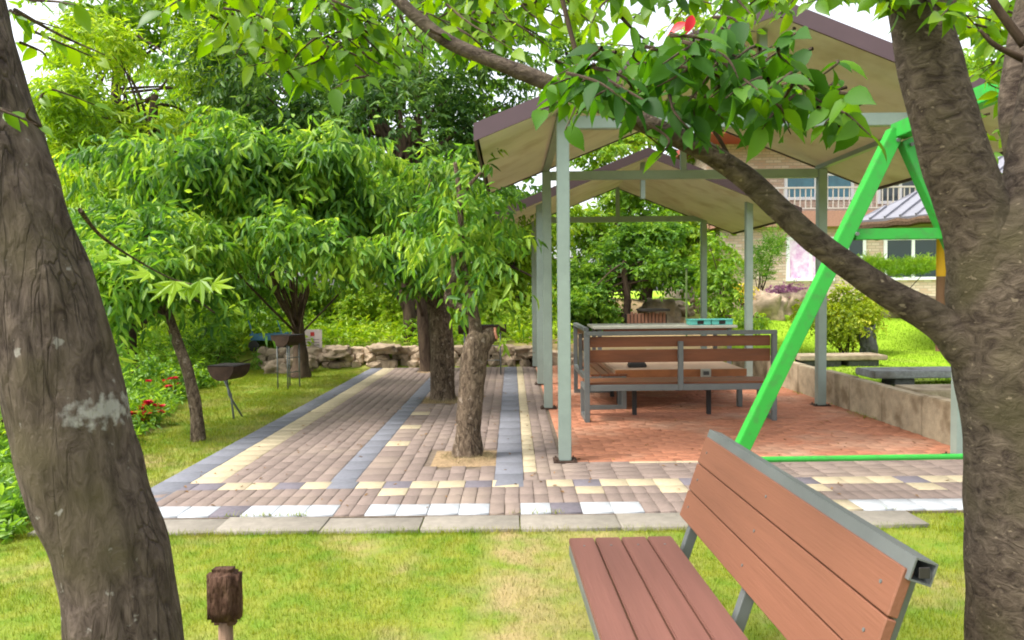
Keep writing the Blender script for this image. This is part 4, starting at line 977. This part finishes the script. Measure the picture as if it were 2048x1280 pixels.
sp2 = region_twigs(1130, 1330, 110, 215, 1.55, 2.0, 24, 7, .08, ln=(60, 150)) + region_twigs(1330, 1560, 90, 235, 1.5, 2.0, 36, 7, .085, ln=(60, 150)) + region_twigs(1540, 1690, 120, 235, 1.55, 1.9, 16, 6, .085, ln=(60, 140)) + region_twigs(1620, 1740, 190, 260, 1.55, 1.8, 5, 5, .08, ln=(50, 100)) + region_twigs(1260, 1500, 60, 120, 1.6, 2.1, 12, 6, .075, ln=(60, 120)) \
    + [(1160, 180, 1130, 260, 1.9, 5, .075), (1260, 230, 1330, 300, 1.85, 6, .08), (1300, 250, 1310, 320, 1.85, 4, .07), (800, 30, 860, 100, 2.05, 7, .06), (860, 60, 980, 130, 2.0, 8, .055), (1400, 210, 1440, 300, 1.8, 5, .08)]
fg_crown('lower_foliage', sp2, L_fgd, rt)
for c_ in ([(1475, 345, 4), (1440, 280, 4), (1395, 210, 3.5), (1390, 120, 3)], [(1155, 115, 5), (1140, 60, 5), (1120, -20, 5)], [(2048, 90, 9), (1990, 10, 8), (1960, -40, 7)], [(2050, 120, 7), (1990, 90, 5), (1960, 60, 3)]):
    q = MB(); q.off = rt.location
    p, r = catmull([at(x_, y_, 1.95) for x_, y_, r_ in c_], [r_ / F * 1.95 for x_, y_, r_ in c_], 6); q.tube(p, r, 7); q.build('twig', M['bark_far'], rt, smooth=True)
v, f = big_leaf_arrays(np.array([tuple(at(1385, 30, 1.7)), tuple(at(1372, 45, 1.72))]), np.array([[-.3, 0, -1.0], [-.8, 0, -.4]]), np.array([[.2, -1, .3], [0, -1, .6]]), np.array([.045, .05]), np.array([.022, .022]))
arrays('red_leaf', v - np.array(rt.location), f, M['redflower'], rt)
# left tree's own leaves: lobed bright ones at (350,590) and strays
q = MB(); q.off = lt.location
lf3 = []
def lobed(c, size, rot):
    """a five-lobed leaf hanging, facing the viewer"""
    vs = [Vector((0, 0, 0))]; n_ = 5
    for k in range(n_):
        a_ = -math.pi / 2 + (k - 2) * .62; ln = size * (1 - abs(k - 2) * .17)
        vs += [Vector((math.cos(a_ - .25) * ln * .42, 0, math.sin(a_ - .25) * ln * .42)), Vector((math.cos(a_ - .12) * ln * .72, -.006, math.sin(a_ - .12) * ln * .72)), Vector((math.cos(a_) * ln, -.012, math.sin(a_) * ln)), Vector((math.cos(a_ + .12) * ln * .70, -.006, math.sin(a_ + .12) * ln * .70))]
    a_ = -math.pi / 2 + 2.5 * .62; vs.append(Vector((math.cos(a_) * size * .3, 0, math.sin(a_) * size * .3)))
    m_ = Matrix.Rotation(rot[2], 3, 'Z') @ Matrix.Rotation(rot[0], 3, 'X') @ Matrix.Rotation(rot[1], 3, 'Y')
    vs = [m_ @ v + c for v in vs]; fs = []
    for i in range(1, len(vs) - 1): fs.append((0, i, i + 1))
    return vs, fs
for (px, py, s_, rx_, ry_, rz_) in [(300, 545, .10, -.9, .9, .3), (350, 562, .11, -.3, .1, .1), (400, 560, .11, -.2, -.35, -.3), (425, 568, .09, -.7, -1.2, .2), (265, 520, .09, -1.0, 1.2, 0), (330, 575, .08, -.5, .5, 0), (215, 510, .07, -.8, 1.3, 0), (375, 575, .07, -.2, -.1, .5)]:
    vs, fs = lobed(at(px, py, 2.2), s_ * .82, (rx_, ry_, rz_)); q.add(vs, fs)
q.build('lobed_leaves', L_yel, lt)
for c_ in ([(160, 420, 1.75, .006), (200, 470, 1.95, .0045), (265, 515, 2.1, .003), (350, 560, 2.2, .002), (430, 575, 2.2, .001)], [(30, 20, 1.6, .005), (120, 70, 1.8, .0035), (210, 110, 1.9, .0015)]):
    q = MB(); q.off = lt.location; p, r = catmull([at(*k_[:3]) for k_ in c_], [k_[3] for k_ in c_], 6); q.tube(p, r, 6); q.build('twig', M['bark_mid'], lt)
sp = [(20, 20, 130, 60, 1.9, 7, .07), (60, 60, 200, 120, 1.95, 8, .07), (40, 85, 90, 130, 1.9, 4, .07), (20, 225, 75, 250, 1.35, 4, .05), (80, 200, 190, 210, 2.1, 7, .075), (60, 0, 150, 10, 1.9, 5, .07), (90, 260, 60, 215, 1.4, 2, .05)]
fg_crown('crown', sp, L_fg, lt)

# ------------------------------------------------------------------ trees along the path
def W(px, py, Y_): v = at(px, py, Y_); return (v.x, v.y, v.z)
def lobe(px, py, Y_, rx, rz, ry=None):   # centre by where it stands, radii in metres
    v = at(px, py, Y_); return (v.x, v.y, v.z, rx, ry or (rx + rz) / 2, rz)
# pruned tree in the square
t1 = empty('pruned_tree', (*W(937, 905, 6.45)[:2], -.01), 'pruned tree with sawn-off stub in the earth square of the paving', 'tree')
mb = MB(); mb.off = t1.location
def ch6(c, Y_, n=28, rough=.06): bark_tube(mb, [at(a_, b_, Y_) for a_, b_, r_ in c], [r_ / F * Y_ for a_, b_, r_ in c], n, 7, rough, 12, ridge=.04)
ch6([(935, 925, 37), (936, 900, 30), (937, 860, 25), (942, 790, 25), (948, 720, 27), (955, 685, 26), (962, 665, 20)], 6.45)
ch6([(955, 700, 22), (975, 675, 17), (990, 668, 14)], 6.45, 18)
ch6([(952, 690, 16), (950, 650, 13), (942, 600, 10), (932, 560, 8), (925, 510, 7), (922, 450, 6), (918, 380, 5.5), (910, 325, 4)], 6.45, 16)
ch6([(945, 625, 9), (915, 612, 8), (897, 600, 9), (903, 570, 10), (910, 540, 8), (905, 500, 5)], 6.4, 12)
ch6([(922, 400, 5), (935, 375, 4), (962, 345, 3)], 6.45, 10)
mb.build('trunk', M['bark_mid'], t1, smooth=True)
q = MB(); q.off = t1.location; a_ = at(993, 667, 6.43); q.tube([a_ - Vector((.012, 0, 0)), a_ + Vector((.004, -.002, .003))], [.055, .052], 12); q.build('cut_face', M['cut'], t1)
lobes = [lobe(970, 580, 6.4, .18, .28), lobe(900, 460, 6.6, .35, .28), lobe(960, 500, 6.5, .25, .25), lobe(955, 330, 6.8, .16, .22), lobe(930, 430, 6.6, .25, .25), lobe(975, 430, 6.8, .22, .2)]
crown('crown', lobes, 190, .28, 8, .13, .036, L_wil, t1, droop=.7, hang=1.0, thr=-.3)
# small leaning tree
p = gnd(397, 880); base = (p.x, p.y, -.03)
tree('leaning_sapling', 'slim leaning tree with dark drooping leaves nearest the left lawn edge', 'tree', base,
     [at(397, 885, 7.45), at(392, 820, 7.45), at(375, 740, 7.45), at(350, 670, 7.5), at(330, 610, 7.55), at(310, 540, 7.6)], [.075, .06, .055, .052, .045, .035],
     [lobe(300, 520, 7.6, .5, .38), lobe(250, 460, 7.8, .5, .4), lobe(370, 570, 7.5, .28, .18), lobe(215, 590, 7.8, .35, .35), lobe(400, 775, 7.35, .10, .14), lobe(440, 640, 7.6, .10, .10), lobe(390, 480, 7.8, .4, .3)],
     620, .38, 9, .15, .042, L_wil, M['bark_mid'], nlimb=14, limb_r=.025, droop=.6, hang=.8, thr=-.25)
# chestnut with forked trunk
p = gnd(600, 748)
tree('chestnut_tree', 'spreading chestnut with forked trunk beside the tall-legged grill', 'tree', (p.x, 13.0, -.03),
     [at(600, 755, 13.0), at(602, 720, 13.0), at(598, 680, 13.0), at(594, 645, 13.0), at(588, 620, 13.0)], [.20, .135, .11, .105, .09],
     [lobe(480, 300, 9.3, .85, .42), lobe(620, 290, 9.2, .85, .42), lobe(390, 360, 9.4, .55, .42), lobe(560, 400, 9.6, 1.1, .45), lobe(700, 380, 9.5, .6, .5), lobe(420, 450, 10, .7, .45), lobe(540, 450, 11.5, 1.0, .35), lobe(650, 440, 11.0, .7, .3)],
     2200, .46, 9, .175, .048, L_wil, M['bark_far'], nlimb=18, limb_r=.028,
     forks=[([at(590, 640, 13), at(560, 600, 12.8), at(545, 540, 12)], [.07, .055, .04]), ([at(594, 640, 13), at(612, 590, 12.8), at(622, 520, 12)], [.065, .05, .035]), ([at(592, 640, 13), at(585, 570, 12.6), at(570, 480, 11)], [.06, .045, .03])],
     droop=.7, hang=1.0, thr=-.08, nsc=1.6, up=.1, zmin=1.62)
# row of trees beside the path
tree('chestnut_tree', 'thick-trunked tree standing in the paving behind the pruned tree', 'tree', (*gnd(886, 800)[:2], -.02),
     [at(886, 806, 9.9), at(886, 780, 9.9), at(884, 700, 9.9), at(880, 640, 9.9), at(868, 580, 9.9), at(850, 520, 9.8)], [.20, .165, .16, .15, .13, .09],
     [lobe(700, 480, 8.2, .55, .3), lobe(800, 450, 8.4, .6, .35), lobe(640, 500, 8.1, .32, .2), lobe(850, 510, 8.8, .45, .35), lobe(880, 420, 9.2, .4, .3), lobe(740, 510, 9.2, .3, .22), lobe(850, 560, 9.4, .2, .22), lobe(820, 360, 9.5, .5, .3)],
     1050, .40, 9, .15, .042, L_wil, M['bark_mid'], nlimb=16, limb_r=.035, group='trees in a row beside the path',
     forks=[([at(872, 600, 9.9), at(820, 560, 9.6), at(770, 520, 9)], [.09, .06, .04])], droop=.75, hang=1.0, thr=-.06, nsc=2, up=.1, zmin=1.42)
tree('chestnut_tree', 'dark-trunked tree at the far left side of the path, behind the thick-trunked one', 'tree', (*gnd(855, 744)[:2], -.02),
     [at(857, 748, 13.6), at(855, 720, 13.6), at(850, 660, 13.6), at(845, 600, 13.6), at(835, 540, 13.5)], [.19, .15, .14, .12, .09],
     [lobe(760, 420, 13, 1.0, .5), lobe(880, 400, 13, 1.0, .5), lobe(690, 450, 12.6, .6, .3)], 600, .5, 8, .18, .05, L_mid, M['bark_far'], nlimb=12, limb_r=.05, group='trees in a row beside the path', droop=.6, hang=.8, zmin=1.95)
tree('chestnut_tree', 'farthest dark trunk of the row, rising behind the stone wall', 'tree', (at(822, 700, 16).x, 16, .3),
     [at(823, 712, 16), at(821, 680, 16), at(818, 620, 16), at(800, 550, 16)], [.18, .15, .14, .1],
     [lobe(780, 420, 16, 1.4, .6), lobe(900, 450, 16.5, 1.0, .4)], 450, .5, 8, .18, .05, L_mid, M['bark_far'], nlimb=12, limb_r=.05, group='trees in a row beside the path', droop=.5, hang=.6, zmin=2.0)

# ------------------------------------------------------------------ background trees
def bgtree(name, label, px, Y_, gz, lobes, n, lm, L=.2, W_=.08, tl=.5, nl=9, group='trees behind the garden', tr=.16, **kw):
    x_ = (px - 1024) / F * Y_; top = Vector(lobes[0][:3]); kw.setdefault('split', 5)
    base = Vector((x_, Y_, gz))
    return tree(name, label, 'tree', base, [base, base.lerp(top, .35) + Vector((.1, 0, 0)), base.lerp(top, .75), top], [tr * 1.3, tr, tr * .8, tr * .5], lobes, n, tl, nl, L, W_, lm, M['bark_far'], group, nlimb=24, limb_r=tr * .4, **kw)
bgtree('feathery_tree', 'yellow-green feathery tree rising at the upper left', 260, 17, -.2, [lobe(310, 190, 17, 1.5, 1.3), lobe(180, 260, 17, 1.2, 1.3), lobe(330, 330, 16.5, 1.4, 1.2), lobe(220, 400, 16.5, 1.5, 1.2), lobe(130, 330, 16.5, .8, 1.5), lobe(380, 120, 17.5, .7, .7)], 2900, L_yel, .24, .045, .6, 9, split=3, hang=.3, droop=.5, thr=-.15)
bgtree('broadleaf_tree', 'tall mid green tree behind the feathery one, top left', 200, 22, -.2, [lobe(240, 30, 22, 2.2, 1.0), lobe(420, 60, 23, 2.2, 1.6), lobe(330, 230, 22, 2.5, 2.5), lobe(170, 130, 22, 1.2, .8), lobe(200, 400, 21, 2.0, 2.2)], 1900, L_bri, .26, .11, .6, 9, thr=-.05, nsc=.7)
bgtree('broadleaf_tree', 'big dark green tree with visible inner branches, above the path trees', 860, 18, .3, [lobe(800, 260, 18, 2.4, 1.6), lobe(600, 130, 18.5, 2.6, 1.9), lobe(820, 60, 18.5, 2.6, 1.6), lobe(980, 160, 18, 1.5, 1.6), lobe(1000, 330, 17.5, 1.0, .9), lobe(560, 320, 18, 1.8, 1.4)], 3200, L_drk, .2, .07, .6, 9, thr=-.12, nsc=.6, tr=.28, inner=.5, split=0, zmin=3.4)
bgtree('broadleaf_tree', 'dark green tree just beyond the left lawn, under the feathery one', 240, 13, -.4, [lobe(240, 470, 13.5, 1.0, .8), lobe(330, 560, 13.5, 1.0, .8), lobe(200, 590, 13, .9, .9), lobe(450, 560, 14, .9, .7)], 1200, L_mid, .19, .055, .45, 9, thr=-.1, hang=.7)
bgtree('broadleaf_tree', 'bright green tree beyond the stone wall, left of the shelter posts', 1000, 18.5, .5, [lobe(1010, 520, 18.5, 1.3, 1.0), lobe(1060, 430, 19, 1.0, .9), lobe(960, 600, 18, 1.0, .7), lobe(1060, 600, 17.5, .9, .7)], 1500, L_yel, .17, .08, .45, 9, thr=-.12)
bgtree('broadleaf_tree', 'bright yellow-green tree seen under the farther shelter roof', 1290, 24, 1.1, [lobe(1300, 450, 24, 2.4, 1.5), lobe(1430, 510, 23.5, 1.7, 1.4), lobe(1180, 480, 24, 1.6, 1.5), lobe(1250, 340, 25, 2.2, 1.3), lobe(1400, 400, 25, 1.6, 1.0)], 2300, L_bri, .22, .10, .5, 9, thr=-.12)
bgtree('maple_tree', 'dark spreading maple behind the shelters, trunk forked low', 1245, 17.6, float(tz(2.6, 17.6)), [lobe(1250, 520, 17.6, 1.3, .5), lobe(1190, 560, 17.4, .8, .35), lobe(1330, 555, 17.4, .85, .35), lobe(1150, 610, 17, .4, .5), lobe(1290, 480, 17.8, 1.0, .35)], 1400, L_mid, .13, .07, .35, 9, tr=.09, thr=-.2, hang=.2, droop=.3)
bgtree('broadleaf_tree', 'tree filling the gap between the first row trees and the wall', 700, 21, .6, [lobe(720, 440, 21, 2.5, 1.1), lobe(560, 470, 21, 2.2, 1.0), lobe(900, 450, 21, 2.2, 1.2)], 1300, L_bri, .22, .09, .5, 9, zmin=2.2)
bgtree('broadleaf_tree', 'pale green tree rising above the shelter roof by the white sky', 1420, 27, 1.2, [lobe(1440, 110, 27, 2.4, 1.2), lobe(1130, 130, 27, 2.0, 2.2), lobe(1240, 290, 27, 1.6, .9)], 1100, L_bri, .26, .12, .6, 9, thr=.0)
bgtree('broadleaf_tree', 'tall tree far behind the centre of the garden', 640, 28, .8, [lobe(500, 250, 28, 4, 4), lobe(800, 300, 28, 4.5, 4), lobe(300, 420, 27, 4, 3), lobe(980, 480, 27, 3, 2.4), lobe(690, 60, 28, 4, 2)], 2400, L_mid, .34, .16, .8, 9, inner=.5, split=0)
bgtree('broadleaf_tree', 'tall green tree standing behind the brick house', 1950, 34, 1.2, [lobe(1950, 180, 34, 3, 2.5), lobe(2080, 260, 34, 3, 3)], 900, L_bri, .34, .16, .8, 9)

# ------------------------------------------------------------------ shrubs
def shrub(name, label, px, Y_, z_, lobes, n, lm, L=.09, W_=.045, tl=.22, nl=8, group='garden shrubs', cat='shrub', stems=8, **kw):
    x_ = (px - 1024) / F * Y_; root = empty(name, (x_, Y_, z_), label, cat, group)
    co, A = crown('foliage', lobes, n, tl, nl, L, W_, lm, root, **kw)
    q = MB(); q.off = root.location
    idx = rng.choice(len(A), min(stems, len(A)), replace=False)
    for i in idx:
        s_ = Vector((x_ + random.gauss(0, .06), Y_ + random.gauss(0, .05), z_ - .02)); e_ = Vector(A[i]); p, r = catmull([s_, s_.lerp(e_, .5) + Vector((random.gauss(0, .04), 0, 0)), e_], [.018, .012, .006], 4); q.tube(p, r, 6, cap=False)
    q.build('stems', M['bark_far'], root)
    return root
zz = .33
shrub('azalea_shrub', 'yellow-green loose bush on the lawn right of the shelter post', 1690, 12.9, zz, [lobe(1650, 630, 12.9, .3, .22), lobe(1720, 615, 12.9, .35, .24), lobe(1690, 660, 12.8, .3, .16), lobe(1615, 615, 13.1, .3, .2), lobe(1670, 590, 12.8, .3, .16), lobe(1700, 640, 12.6, .38, .24)], 900, L_shr, .07, .035, .2, 8, thr=-.2)
shrub('azalea_shrub', 'tall thin green shrub between the two thin shelter posts', 1440, 16.5, .9, [lobe(1440, 590, 16.5, .35, .5), lobe(1430, 520, 16.5, .3, .5), lobe(1500, 640, 15, .22, .2)], 420, L_bri, .10, .05, .25, 8)
shrub('forsythia_shrub', 'small yellow shrub right of the thin shelter post', 1490, 18, .9, [lobe(1492, 572, 18, .18, .22)], 90, M['yellowleaf'], .08, .04)
shrub('purple_shrub', 'purple-leaved spreading shrub under the poster window', 1580, 19.5, 1.0, [lobe(1575, 585, 19.5, .65, .2), lobe(1620, 600, 19.5, .4, .15)], 260, M['purpleleaf'], .09, .035, .25)
shrub('conifer_shrub', 'dark airy conifer left of the brick house corner', 1510, 19, 1.0, [lobe(1535, 500, 19, .3, .4), lobe(1510, 545, 19, .35, .3), lobe(1550, 470, 19, .15, .3)], 260, L_mid, .14, .02, .3, 8, up=.6, hang=-.3, droop=0)
shrub('clipped_pine', 'flat-clipped pine pad in front of the right house window', 1790, 17.5, .95, [lobe(1790, 540, 17.5, .85, .17, .6), lobe(1850, 532, 17.5, .5, .14, .4), lobe(1735, 530, 17.5, .4, .14, .4)], 900, L_bri, .09, .014, .16, 10, up=.7, hang=-.5, droop=0, thr=-.5, stems=3)
for i, (px, Y_, w_, h_, lm, lab) in enumerate([(660, 17.5, 1.0, .8, L_yel, 'bright green shrub behind the notice board'), (760, 17.5, 1.1, .85, L_yel, 'bright green shrub left of the far trunks'), (560, 17.5, 1.0, .9, L_bri, 'green shrub behind the blue handcart'),
        (480, 15.5, .8, .7, L_bri, 'green shrub behind the nearest grill'), (960, 17, .9, .6, L_yel, 'bright shrub beyond the wide grill'), (1040, 17, .7, .6, L_yel, 'bright shrub left of the shelter posts'), (1160, 17.2, .7, .6, L_mid, 'green shrub just right of the front shelter post'), (1210, 17.8, .3, .4, L_yel, 'lime shrub left of the maple trunk')]):
    v = at(px, 640, Y_); z0 = float(tz(v.x, Y_))
    shrub('leafy_shrub', lab, px, Y_, z0, [(v.x, Y_, z0 + h_ * .6, w_, w_ * .7, h_), (v.x + w_ * .5, Y_, z0 + h_ * .4, w_ * .6, w_ * .6, h_ * .6)], int(480 * w_ * h_ + 150), lm, .11, .06, .28, 8)
for i, (px, Y_, w_, h_, lm, lab) in enumerate([(300, 13.5, 1.0, .5, L_bri, 'leafy bush behind the leaning tree'), (210, 11, .9, .5, L_mid, 'leafy bush right behind the large left trunk'), (420, 14.5, .9, .5, L_mid, 'dark bush between leaning tree and nearest grill'), (345, 11.8, .5, .3, L_bri, 'low bush with red flowers in front, left lawn edge'), (20, 7.0, .6, .5, L_bri, 'green bush left of the large leaning trunk'), (-30, 9.5, 1.0, .9, L_bri, 'taller bush at the far left edge'), (120, 16, 1.2, 1.0, L_yel, 'yellow-green bush hidden partly by the large left trunk')]):
    x_ = (px - 1024) / F * Y_; z0 = float(tz(x_, Y_))
    shrub('leafy_shrub', lab, px, Y_, z0, [(x_, Y_, z0 + h_ * .5, w_, w_ * .8, h_), (x_ + w_ * .6, Y_ + .2, z0 + h_ * .3, w_ * .6, w_ * .6, h_ * .6)], int(420 * w_ * h_ + 160), lm, .09, .04, .25, 8)
# red flowers
def flowers(label, px, py, Y_, n_, sp_):
    c = at(px, py, Y_); z0 = float(tz(c.x, Y_)); root = empty('flowering_plant', (c.x, Y_, z0), label, 'flowers', 'red flowers at the lawn edge')
    P = []; D = []; N = []; q = MB(); q.off = root.location
    for i in range(n_):
        h_ = Vector((c.x + random.gauss(0, sp_), Y_ + random.gauss(0, sp_ * .5), c.z + random.gauss(0, sp_ * .45)))
        q.tube([(h_.x * .8 + c.x * .2, h_.y, z0 - .02), (h_.x, h_.y, h_.z)], .004, 4, cap=False)
        for k in range(12):
            a_ = random.uniform(0, 6.28); d = Vector((math.cos(a_), math.sin(a_), random.uniform(-.1, .9))); P.append(tuple(h_)); D.append(tuple(d)); N.append((0, 0, 1))
    v, f = leaf_arrays(np.array(P), np.array(D), np.array(N) + rng.normal(0, .3, (len(P), 3)), .06, .04)
    tag(arrays('petals', v - np.array(root.location), f, M['redflower'], root), kind='stuff'); q.build('stems', M['oldwood'] if 0 else mat('flower_stem', (.06, .14, .03), .6), root)
    A = np.array([[c.x + random.gauss(0, sp_ * 1.1), Y_ + random.gauss(0, sp_ * .6), random.uniform(z0, c.z)] for _ in range(60)])
    D = rng.normal(0, .6, A.shape); D[:, 2] = np.abs(D[:, 2]) + .4
    v, f = leaf_arrays(*sprays(A, D, .15, 5, .12, .02, .3, -.2)); arrays('foliage', v - np.array(root.location), f, L_bri, root)
flowers('cluster of red flowers beside the large trunk, lower of the two', 290, 822, 8.3, 15, .12)
flowers('cluster of red flowers farther back, upper of the two', 325, 775, 10.4, 14, .14)

# ------------------------------------------------------------------ ground cover and grass
def cover(name, n_, fx, L, W_, m_, hmax, nl=6):
    A = fx(n_); D = rng.normal(0, .55, A.shape); D[:, 2] = np.abs(D[:, 2]) + .5
    v, f = leaf_arrays(*sprays(A, D, hmax, nl, L, W_, .4, .1)); o = arrays(name, v, f, m_); tag(o, kind='stuff'); return o
def left_band(n_):
    y_ = rng.uniform(4.2, 17, n_); x_ = np.array([xb(a_) for a_ in y_]) - .1 - rng.exponential(2.2, n_); z_ = tz(x_, y_) + rng.uniform(0, .25, n_) * sstep(0, 1.2, xb(y_) - x_)
    return np.stack([x_, y_, z_], 1)
def back_band(n_):
    y_ = rng.uniform(14.8, 24, n_); x_ = rng.uniform(-9, 1.3, n_); return np.stack([x_, y_, tz(x_, y_) + rng.uniform(0, .3, n_)], 1)
c1 = cover('ground_cover', 9500, left_band, .09, .035, L_mid, .22); tag(c1, 'mixed wild green plants covering the bank left of the lawn', 'plants')
c2 = cover('ground_cover', 5000, back_band, .13, .06, L_yel, .3); tag(c2, 'bright wild greenery growing behind the stone wall', 'plants')

def blades(n_, x_, y_, hgt, wd, z_=None, lean=.35):
    z_ = tz(x_, y_) if z_ is None else z_
    a_ = rng.uniform(0, 2 * math.pi, n_); h_ = hgt * rng.uniform(.5, 1.2, n_); w_ = wd * rng.uniform(.7, 1.3, n_)
    lx, ly = rng.normal(0, lean, n_) * h_, rng.normal(0, lean, n_) * h_
    v = np.empty((n_, 3, 3)); cx_, cy_ = np.cos(a_) * w_ / 2, np.sin(a_) * w_ / 2
    v[:, 0] = np.stack([x_ - cx_, y_ - cy_, z_ - .003], 1); v[:, 1] = np.stack([x_ + cx_, y_ + cy_, z_ - .003], 1); v[:, 2] = np.stack([x_ + lx, y_ + ly, z_ + h_], 1)
    return v.reshape(-1, 3)
vs = []
def patch(x0, x1, y0, y1, dens, hgt, wd, cond=None):
    n_ = int((x1 - x0) * (y1 - y0) * dens); x_ = rng.uniform(x0, x1, n_); y_ = rng.uniform(y0, y1, n_)
    k = np.ones(n_, bool) if cond is None else cond(x_, y_)
    # keep what stands in front of the camera, and thin it where the turf is worn
    k &= np.abs(x_) < y_ * .78 + .8
    x_, y_ = x_[k], y_[k]; nz_ = np.array([noise.noise(Vector((a_ * 1.9, b_ * 1.9, 3))) for a_, b_ in zip(x_, y_)])
    pr = np.clip(.85 + nz_ * 1.1, .15, 1); seam = (x_ > -.17) & (x_ < .75) & (y_ < 4.5); pr = np.where(seam, pr * .55, pr)
    kk = rng.random(len(x_)) < pr; x_, y_ = x_[kk], y_[kk]
    vs.append(blades(len(x_), x_, y_, hgt, wd))
patch(-3.4, 3.6, 2.2, 4.50, 10500, .028, .0030)
patch(-3.4, 2.56, 4.46, 4.52, 14000, .045, .0032)
patch(2.56, 4.2, 4.4, 4.80, 9000, .03, .004)
patch(-6.5, -2.74, 4.50, 14.3, 3600, .035, .006, lambda x, y: (x > xb(y) - .8))
patch(4.2, 12, 7.2, 21, 900, .028, .012)
v = np.concatenate(vs); gr = arrays('grass', v, np.arange(len(v)).reshape(-1, 3), M['blade']); tag(gr, 'short green lawn grass with worn dry patches', 'grass', kind='stuff')
# dry tufts at the trunk feet in the paving
vs = []
for (cx_, cy_, r_) in ((-.40, 6.42, .2), (-.92, 9.85, .26)):
    n_ = 900; a_ = rng.uniform(0, 6.28, n_); rr = rng.uniform(.5, 1.15, n_) * r_; vs.append(blades(n_, cx_ + np.cos(a_) * rr, cy_ + np.sin(a_) * rr, .05, .004, np.full(n_, .005), .6))
v = np.concatenate(vs); dg = arrays('dry_grass', v, np.arange(len(v)).reshape(-1, 3), mat('straw', (.27, .215, .11), .8, .1, island=.3)); tag(dg, 'dry straw-coloured grass tufts round the trunk feet in the paving', 'grass', kind='stuff')

# fallen leaves on the paving
n_ = 320; x_ = rng.uniform(-2.6, 3.9, n_); y_ = rng.uniform(4.9, 12, n_)
P = np.stack([x_, y_, np.full(n_, .008)], 1); D = rng.normal(0, 1, (n_, 3)); D[:, 2] *= .12; N = rng.normal(0, .2, (n_, 3)) + [0, 0, 1]
v, f = leaf_arrays(P, D, N, rng.uniform(.02, .05, n_), rng.uniform(.008, .02, n_), .2)
fl = arrays('fallen_leaves', v, f, mat('dry_leaf', (.20, .11, .04), .8, .1, island=.5)); tag(fl, 'small dry fallen leaves scattered over the paving', 'leaves', kind='stuff')

n_ = 1500; x_ = np.concatenate([rng.normal(3.95, .05, n_ // 2), rng.uniform(-2.9, 2.5, n_ // 2)]); y_ = np.concatenate([rng.uniform(6.4, 13, n_ // 2), rng.normal(4.79, .012, n_ // 2)])
k = np.array([noise.noise(Vector((a_ * 1.5, b_ * 1.5, 9))) for a_, b_ in zip(x_, y_)]) > .12; x_, y_ = x_[k], y_[k]
v = blades(len(x_), x_, y_, .04, .005, np.full(len(x_), .002), .6); wd_ = arrays('weeds', v, np.arange(len(v)).reshape(-1, 3), M['blade']); tag(wd_, 'small weeds in the paving joints and at the foot of the low wall', 'weeds', kind='stuff')
